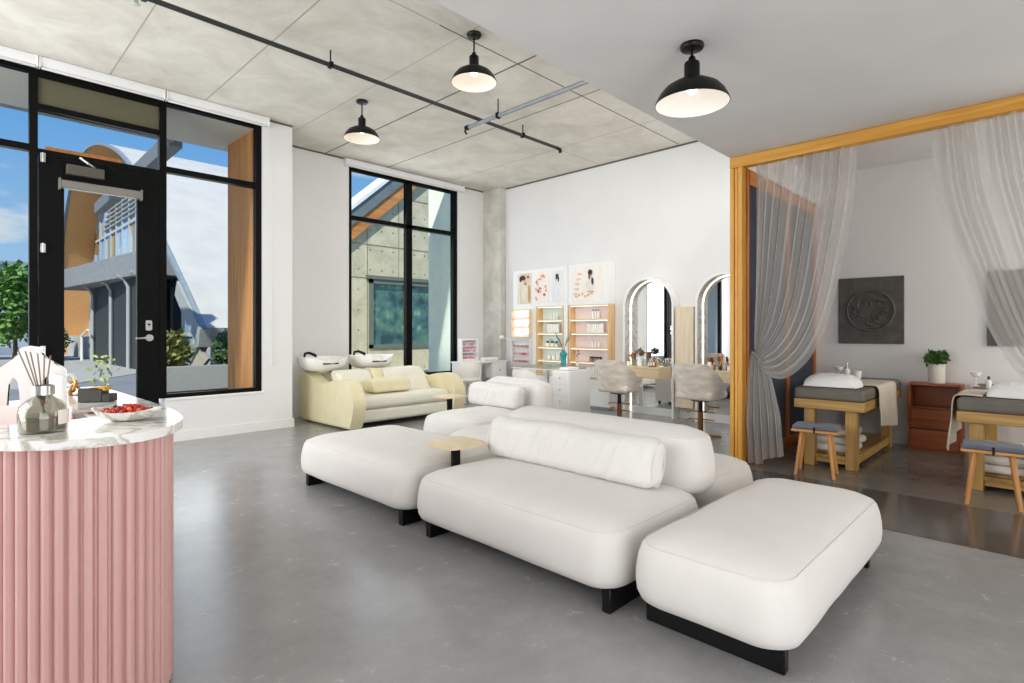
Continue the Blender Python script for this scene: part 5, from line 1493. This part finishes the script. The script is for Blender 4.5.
def polish(c_):
    if c_ not in pc: pc[c_] = bottle_mesh(.0135, .042, .007, .028, mat('polish_' + c_[1:], c_, rough=.2, vary=.02), M['ceramic'])
    return pc[c_]
rnd = random.Random(3)
PALE = ('#f5dbe5', '#efdcf0', '#f7d4de', '#eadcf0', '#f9e4e9'); VIV = ('#d8527e', '#c9356a', '#e98aa8', '#b9838d', '#8fa38c', '#d7736f', '#e2a9b8', '#caa27a')
for r_ in range(3):
    for i in range(9):
        put(polish(rnd.choice(PALE)), 'nail_polish', XS - .048, 6.545 + i * .042, 1.115 + r_ * .1585 + .019, 'pale nail polish bottle on row %s of the lit oak rack' % ('one', 'two', 'three')[2 - r_], 'nail polish', 'pale nail polishes in the lit oak rack')
        put(polish(rnd.choice(VIV)), 'nail_polish', XS - .048, 6.545 + i * .042, .66 + r_ * .1317 + .019, 'bright nail polish bottle on row %s of the white framed rack' % ('one', 'two', 'three')[2 - r_], 'nail polish', 'bright nail polishes in the white framed rack')

# ------------------------------------------------------------------ manicure corner
t = thing('manicure_desk', 'white manicure desk with end panel and drawer under the recessed window corner', 'desk', (6.17, 7.10, 0))
bm = B(); box(bm, 0, 1.0, 0, .42, .675, .70, .003, 1); obj('desktop', bm, M['white'], t)
bm = B(); box(bm, .01, .36, .02, .40, 0, .675, .003, 1); obj('end_cabinet', bm, M['white'], t)
bm = B(); box(bm, .62, .98, .02, .20, .40, .675, .003, 1); dr = obj('drawer', bm, M['white'], t)
bm = B(); lathe(bm, [(0, 0), (.010, .0), (.014, .014), (0, .018)], n=12); bmesh.ops.rotate(bm, verts=bm.verts[:], matrix=Matrix.Rotation(pi / 2, 3, 'X')); bmesh.ops.translate(bm, verts=bm.verts[:], vec=(.80, .02, .54)); obj('knob', bm, M['steel'], dr)
polish_r = thing('polish_case', 'white upright case of pink nail polish standing on the manicure desk', 'rack', (6.18, 7.24, .70))
bm = B(); box(bm, 0, .025, 0, .10, 0, .40, .002, 1); box(bm, .355, .38, 0, .10, 0, .40, .002, 1); box(bm, .025, .355, 0, .10, .37, .40, .002, 1); box(bm, .025, .355, 0, .10, 0, .05, .002, 1); obj('case_frame', bm, M['white'], polish_r)
for z in (.155, .265):
    bm = B(); box(bm, .025, .355, .0, .09, z, z + .012); obj('case_shelf', bm, M['white'], polish_r)
bm = B(); box(bm, .025, .355, .09, .098, .05, .37); obj('case_back', bm, mat('case_grey', '#c8c6c5', rough=.6), polish_r)
for r_ in range(3):
    for i in range(7):
        put(polish(rnd.choice(('#f08db0', '#f6b5c8', '#ef7fa3', '#f4d3dd'))), 'nail_polish', 6.23 + i * .046, 7.28, .75 + (0, .117, .227)[r_], 'pink nail polish bottle in the white case on the manicure desk', 'nail polish', 'pink nail polishes in the desk case')
t = thing('hand_rest', 'white padded hand rest lying on the manicure desk', 'cushion', (6.86, 7.27, .701))
bm = B(); rbox(bm, .17, .07, .03, .028, (0, 0, .03), 4, 6); obj('pad', bm, M['whitemat'], t)
t = thing('polish_dish', 'small white dish on the manicure desk beside the polish case', 'dish', (6.66, 7.22, .70))
bm = B(); lathe(bm, [(0, 0), (.03, 0), (.05, .05), (.044, .05), (.02, .01), (0, .01)], n=20); obj('dish_body', bm, M['ceramic'], t)
t = thing('desk_lamp', 'small white round lamp on a thin arm reaching from the display wall over the desk', 'lamp', (7.13, 6.93, 1.065))
bm = B(); tube(bm, [(.0, -.015, -.02), (-.06, .05, .02), (-.16, .14, .055)], .006, 6); obj('lamp_arm', bm, M['white'], t)
bm = B(); lathe(bm, [(0, -.035), (.03, -.03), (.042, 0), (.03, .03), (0, .035)], (-.16, .14, .055), 20); obj('lamp_head', bm, M['white'], t)

# two seat manicure table with drawer pedestal
t = thing('manicure_table', 'white manicure table with a thin glass top in front of the display shelves', 'table', (5.78, 4.87, 0))
bm = B(); box(bm, -.04, .78, .0, .78, .70, .716, .004, 1); obj('tabletop', bm, M['white'], t)
bm = B(); box(bm, -.05, .79, -.01, .79, .7165, .724, .003, 1); obj('glass_sheet', bm, M['clear'], t)
for x0, y0 in ((.70, .03), (.70, .70), (0, .70)):
    bm = B(); box(bm, x0, x0 + .05, y0, y0 + .05, 0, .70, .003, 1); obj('leg', bm, M['white'], t)
t = thing('drawer_pedestal', 'white three drawer pedestal on black casters at the end of the manicure table', 'drawers', (5.72, 4.55, 0))
bm = B(); box(bm, .012, .48, 0, .29, .06, .705, .003, 1); obj('carcass', bm, M['white'], t)
for z0, z1 in ((.07, .22), (.225, .375), (.38, .53), (.535, .69)):
    bm = B(); box(bm, 0, .014, .008, .282, z0, z1, .002, 1); d_ = obj('drawer', bm, M['white'], t)
    bm = B(); lathe(bm, [(0, 0), (.008, 0), (.012, .012), (0, .016)], n=12); bmesh.ops.rotate(bm, verts=bm.verts[:], matrix=Matrix.Rotation(-pi / 2, 3, 'Y')); bmesh.ops.translate(bm, verts=bm.verts[:], vec=(0, .145, (z0 + z1) / 2)); obj('knob', bm, M['steel'], d_)
for x, y in ((.06, .05), (.06, .24), (.42, .05), (.42, .24)):
    bm = B(); cyl(bm, (x, y - .012, .026), (x, y + .012, .026), .026, n=16); box(bm, x - .01, x + .01, y - .008, y + .008, .03, .062); obj('caster', bm, M['rubber'], t)
t = thing('wrist_cushion', 'small white wrist cushion lying on the drawer pedestal end of the table', 'cushion', (5.90, 4.69, .7055))
bm = B(); rbox(bm, .12, .08, .022, .02, (0, 0, .022), 4, 6); obj('pad', bm, M['whitemat'], t)
t = thing('flower_vase', 'teal waisted vase with eucalyptus sprigs on the manicure table', 'vase', (6.44, 5.22, .724))
bm = B(); lathe(bm, [(0, 0), (.042, 0), (.044, .01), (.036, .06), (.038, .12), (.060, .165), (.050, .19), (.026, .205), (.034, .225), (.028, .225), (.02, .2), (0, .195)], n=28); obj('vase_body', bm, M['teal'], t)
rnd = random.Random(8)
for k, (dx, dy, h) in enumerate(((.02, .17, .47), (-.03, .10, .40), (.0, -.14, .46), (.02, -.09, .38), (-.04, .22, .36))):
    bm = B(); pts = [Vector((0, 0, .20)).lerp(Vector((dx, dy, h)), u) + Vector((0, 0, .03 * sin(u * pi))) for u in [i / 8 for i in range(9)]]
    tube(bm, pts, .0035, 5); sp = obj('sprig', bm, M['euc'], t)
    bm = B()
    for i in range(2, 9):
        for s_ in (-1, 1):
            p = pts[i]; d = (Vector((rnd.uniform(-.5, .5), s_ * .5, .8))).normalized(); n_ = d.orthogonal().normalized() * .016; l = .058
            q = [bm.verts.new(x) for x in (p, p + d * l * .5 + n_, p + d * l, p + d * l * .5 - n_)]; bm.faces.new(q)
    obj('leaves', bm, M['euc'], sp, False)
bm = B()
for k in range(9):
    p = Vector((.015 * k - .06, .012 * sin(k * 2), .004)); d = Vector((cos(k), sin(k * 1.7), .12)).normalized(); n_ = d.cross(Vector((0, 0, 1))).normalized() * .012
    bm.faces.new([bm.verts.new(x) for x in (p, p + d * .03 + n_, p + d * .06, p + d * .03 - n_)])
tag(obj('fallen_sprig', bm, M['euc'], None, False, loc=(6.22, 5.28, .724)), 'short green sprig lying on the glass beside the teal vase', 'sprig')
bm = B(); 
t = thing('white_blossom_stem', 'thin stem with small dark buds on the manicure table right of the vase', 'sprig', (6.46, 4.98, .724))
bm = B(); lathe(bm, [(0, 0), (.02, 0), (.024, .05), (.02, .05), (0, .005)], n=14); obj('stem_holder', bm, M['ceramic'], t)
bm = B(); tube(bm, [(0, 0, .01), (.01, .01, .12), (0, -.02, .22)], .0025, 5); st = obj('stem', bm, M['euc'], t)
for p in ((0, -.02, .225), (.012, .012, .15), (.0, -.03, .18)):
    bm = B(); bmesh.ops.create_icosphere(bm, subdivisions=2, radius=.011, matrix=Matrix.Translation(p)); obj('bud', bm, M['darkcap'], st)

def shell_stool(x, y, rot, lab, hz=.52):
    t = thing('shell_stool', lab, 'stool', (x, y, 0), radians(rot), 'white shell stools at the manicure tables')
    bm = B()
    def shell(off):
        def f(s, v):
            a = lerp(-1, 1, s) * radians(120); A = abs(lerp(-1, 1, s))
            rr = (.205 + off) * (1 - .28 * (1 - v) ** 2)
            rim_ = lerp(.34, .13, max(0, (A - .25) / .75) ** 1.2)
            return Vector((rr * cos(pi + a), rr * sin(pi + a), hz - .11 + (rim_ + .0) * v))
        return f
    o_ = grid(bm, shell(0), 40, 9); i_ = grid(bm, shell(-.03), 40, 9)
    for i in range(39):
        bm.faces.new((o_[i][8], o_[i + 1][8], i_[i + 1][8], i_[i][8])); bm.faces.new((o_[i][0], i_[i][0], i_[i + 1][0], o_[i + 1][0]))
    for k in (0, 39):
        for j in range(8): bm.faces.new((o_[k][j], o_[k][j + 1], i_[k][j + 1], i_[k][j]))
    obj('backrest', bm, M['stoolfab'], t, angle=70)
    bm = B(); lathe(bm, [(0, hz - .11), (.15, hz - .11), (.19, hz - .07), (.19, hz - .04), (.16, hz - .02), (0, hz - .015)], n=32); obj('seat', bm, M['stoolfab'], t, angle=60)
    bm = B(); cyl(bm, (0, 0, .02), (0, 0, hz - .11), .022, n=14); obj('column', bm, M['steel'], t)
    bm = B(); lathe(bm, [(0, 0), (.19, 0), (.19, .008), (.03, .022), (0, .03)], n=32); obj('base', bm, M['steel'], t)
    return t
shell_stool(5.97, 6.84, 60, 'white shell stool standing at the manicure desk beside the yellow sofa', .50)
shell_stool(5.48, 5.06, 10, 'white shell stool behind the lounge chair at the manicure table', .50)

# make-up on the dressing tables
zd = .7255
def goods(name, lab, cat, x, y, r, h, neck, cap, mb, mc, z=zd): put(bottle_mesh(r, h, neck, cap, mb, mc), name, x, y, z, lab, cat, 'make-up on the dressing tables')
goods('cotton_jar', 'clear jar with amber lid at the left end of the first dressing table', 'jar', 7.16, 4.52, .032, .13, .028, .03, M['clear'], M['amber'])
goods('brush_jar', 'tall clear jar with brown lid beside the amber lidded jar', 'jar', 7.10, 4.43, .034, .10, .03, .09, M['clear'], M['copper'])
goods('powder_jar', 'short white jar in front of the clear jars on the first dressing table', 'jar', 7.04, 4.48, .03, .07, .026, .02, M['ceramic'], M['amber'])
t = thing('dried_flower_bottle', 'white bottle holding brown dried flowers on the first dressing table', 'vase', (7.10, 4.33, zd))
bm = B(); lathe(bm, [(0, 0), (.034, 0), (.036, .08), (.014, .11), (.014, .13), (0, .13)], n=18); obj('bottle_body', bm, M['ceramic'], t)
bm = foliage_bm(120, .06, .06, .045, .035, 31); bmesh.ops.translate(bm, verts=bm.verts[:], vec=(0, 0, .20)); obj('flower_head', bm, mat('dried_flower', '#8a6a52', rough=.9, vary=.3), t, False)
for i in range(6):
    goods('sample_bottle', 'small white bottle with gold cap in the row along the first mirror', 'bottle', 7.20, 4.24 - i * .042, .014, .055, .008, .03, M['ceramic'], M['gold'])
goods('yellow_bottle', 'slim yellow bottle right of the row of gold capped bottles', 'bottle', 7.12, 4.07, .012, .10, .006, .03, mat('yellow_oil', '#d9b23d', rough=.2), M['gold'])
goods('red_lipstick', 'short red lipstick tube in front of the yellow bottle', 'lipstick', 7.06, 4.05, .010, .06, .009, .02, M['red'], M['gold'])
t = thing('compact_tray', 'flat dark round compact at the front edge of the first dressing table', 'compact', (7.02, 4.08, zd))
bm = B(); lathe(bm, [(0, 0), (.05, 0), (.052, .012), (.048, .016), (0, .018)], n=26); obj('compact_case', bm, M['copper'], t)
t = thing('ring_stand', 'dark wire ring ornament standing at the right end of the first dressing table', 'ornament', (7.12, 3.99, zd))
bm = B(); lathe(bm, [(0, 0), (.035, 0), (.035, .02), (0, .022)], n=20); obj('stand_base', bm, M['ceramic'], t)
bm = B(); tube(bm, [(0, .045 * cos(a), .085 + .06 * sin(a)) for a in [2 * pi * i / 28 for i in range(28)]], .006, 6, closed=True); tube(bm, [(.0, .02 * cos(a), .085 + .03 * sin(a)) for a in [2 * pi * i / 20 for i in range(20)]], .005, 6, closed=True); obj('wire_ring', bm, M['darkcap'], t)
goods('glass_jar', 'clear jar at the left end of the second dressing table', 'jar', 7.16, 3.39, .032, .12, .028, .02, M['clear'], M['clear'])
goods('canister', 'white canister with brown lid on the second dressing table', 'jar', 7.16, 3.29, .034, .10, .03, .06, M['ceramic'], M['copper'])
goods('foundation_bottle', 'nude foundation bottle with black cap on the second dressing table', 'bottle', 7.08, 3.22, .018, .07, .010, .06, M['nude'], M['darkcap'])
goods('amber_tube', 'amber tube beside the foundation bottle on the second dressing table', 'bottle', 7.02, 3.17, .015, .08, .012, .02, M['amber'], M['nude'])
goods('tall_lipstick', 'tall orange lipstick with gold base on the second dressing table', 'lipstick', 7.10, 3.11, .014, .12, .011, .07, M['gold'], M['orange'])
goods('black_bottle', 'black bottle in front of the tall orange lipstick', 'bottle', 7.02, 3.09, .018, .06, .012, .03, M['darkcap'], M['gold'])
goods('dark_lipstick', 'dark red lipstick tube next to the pine post on the second dressing table', 'lipstick', 7.08, 3.03, .013, .12, .010, .06, M['gold'], M['darkred'])
goods('white_box', 'white cream pot at the right end of the second dressing table', 'jar', 7.02, 2.97, .03, .05, .026, .02, M['ceramic'], M['ceramic'])
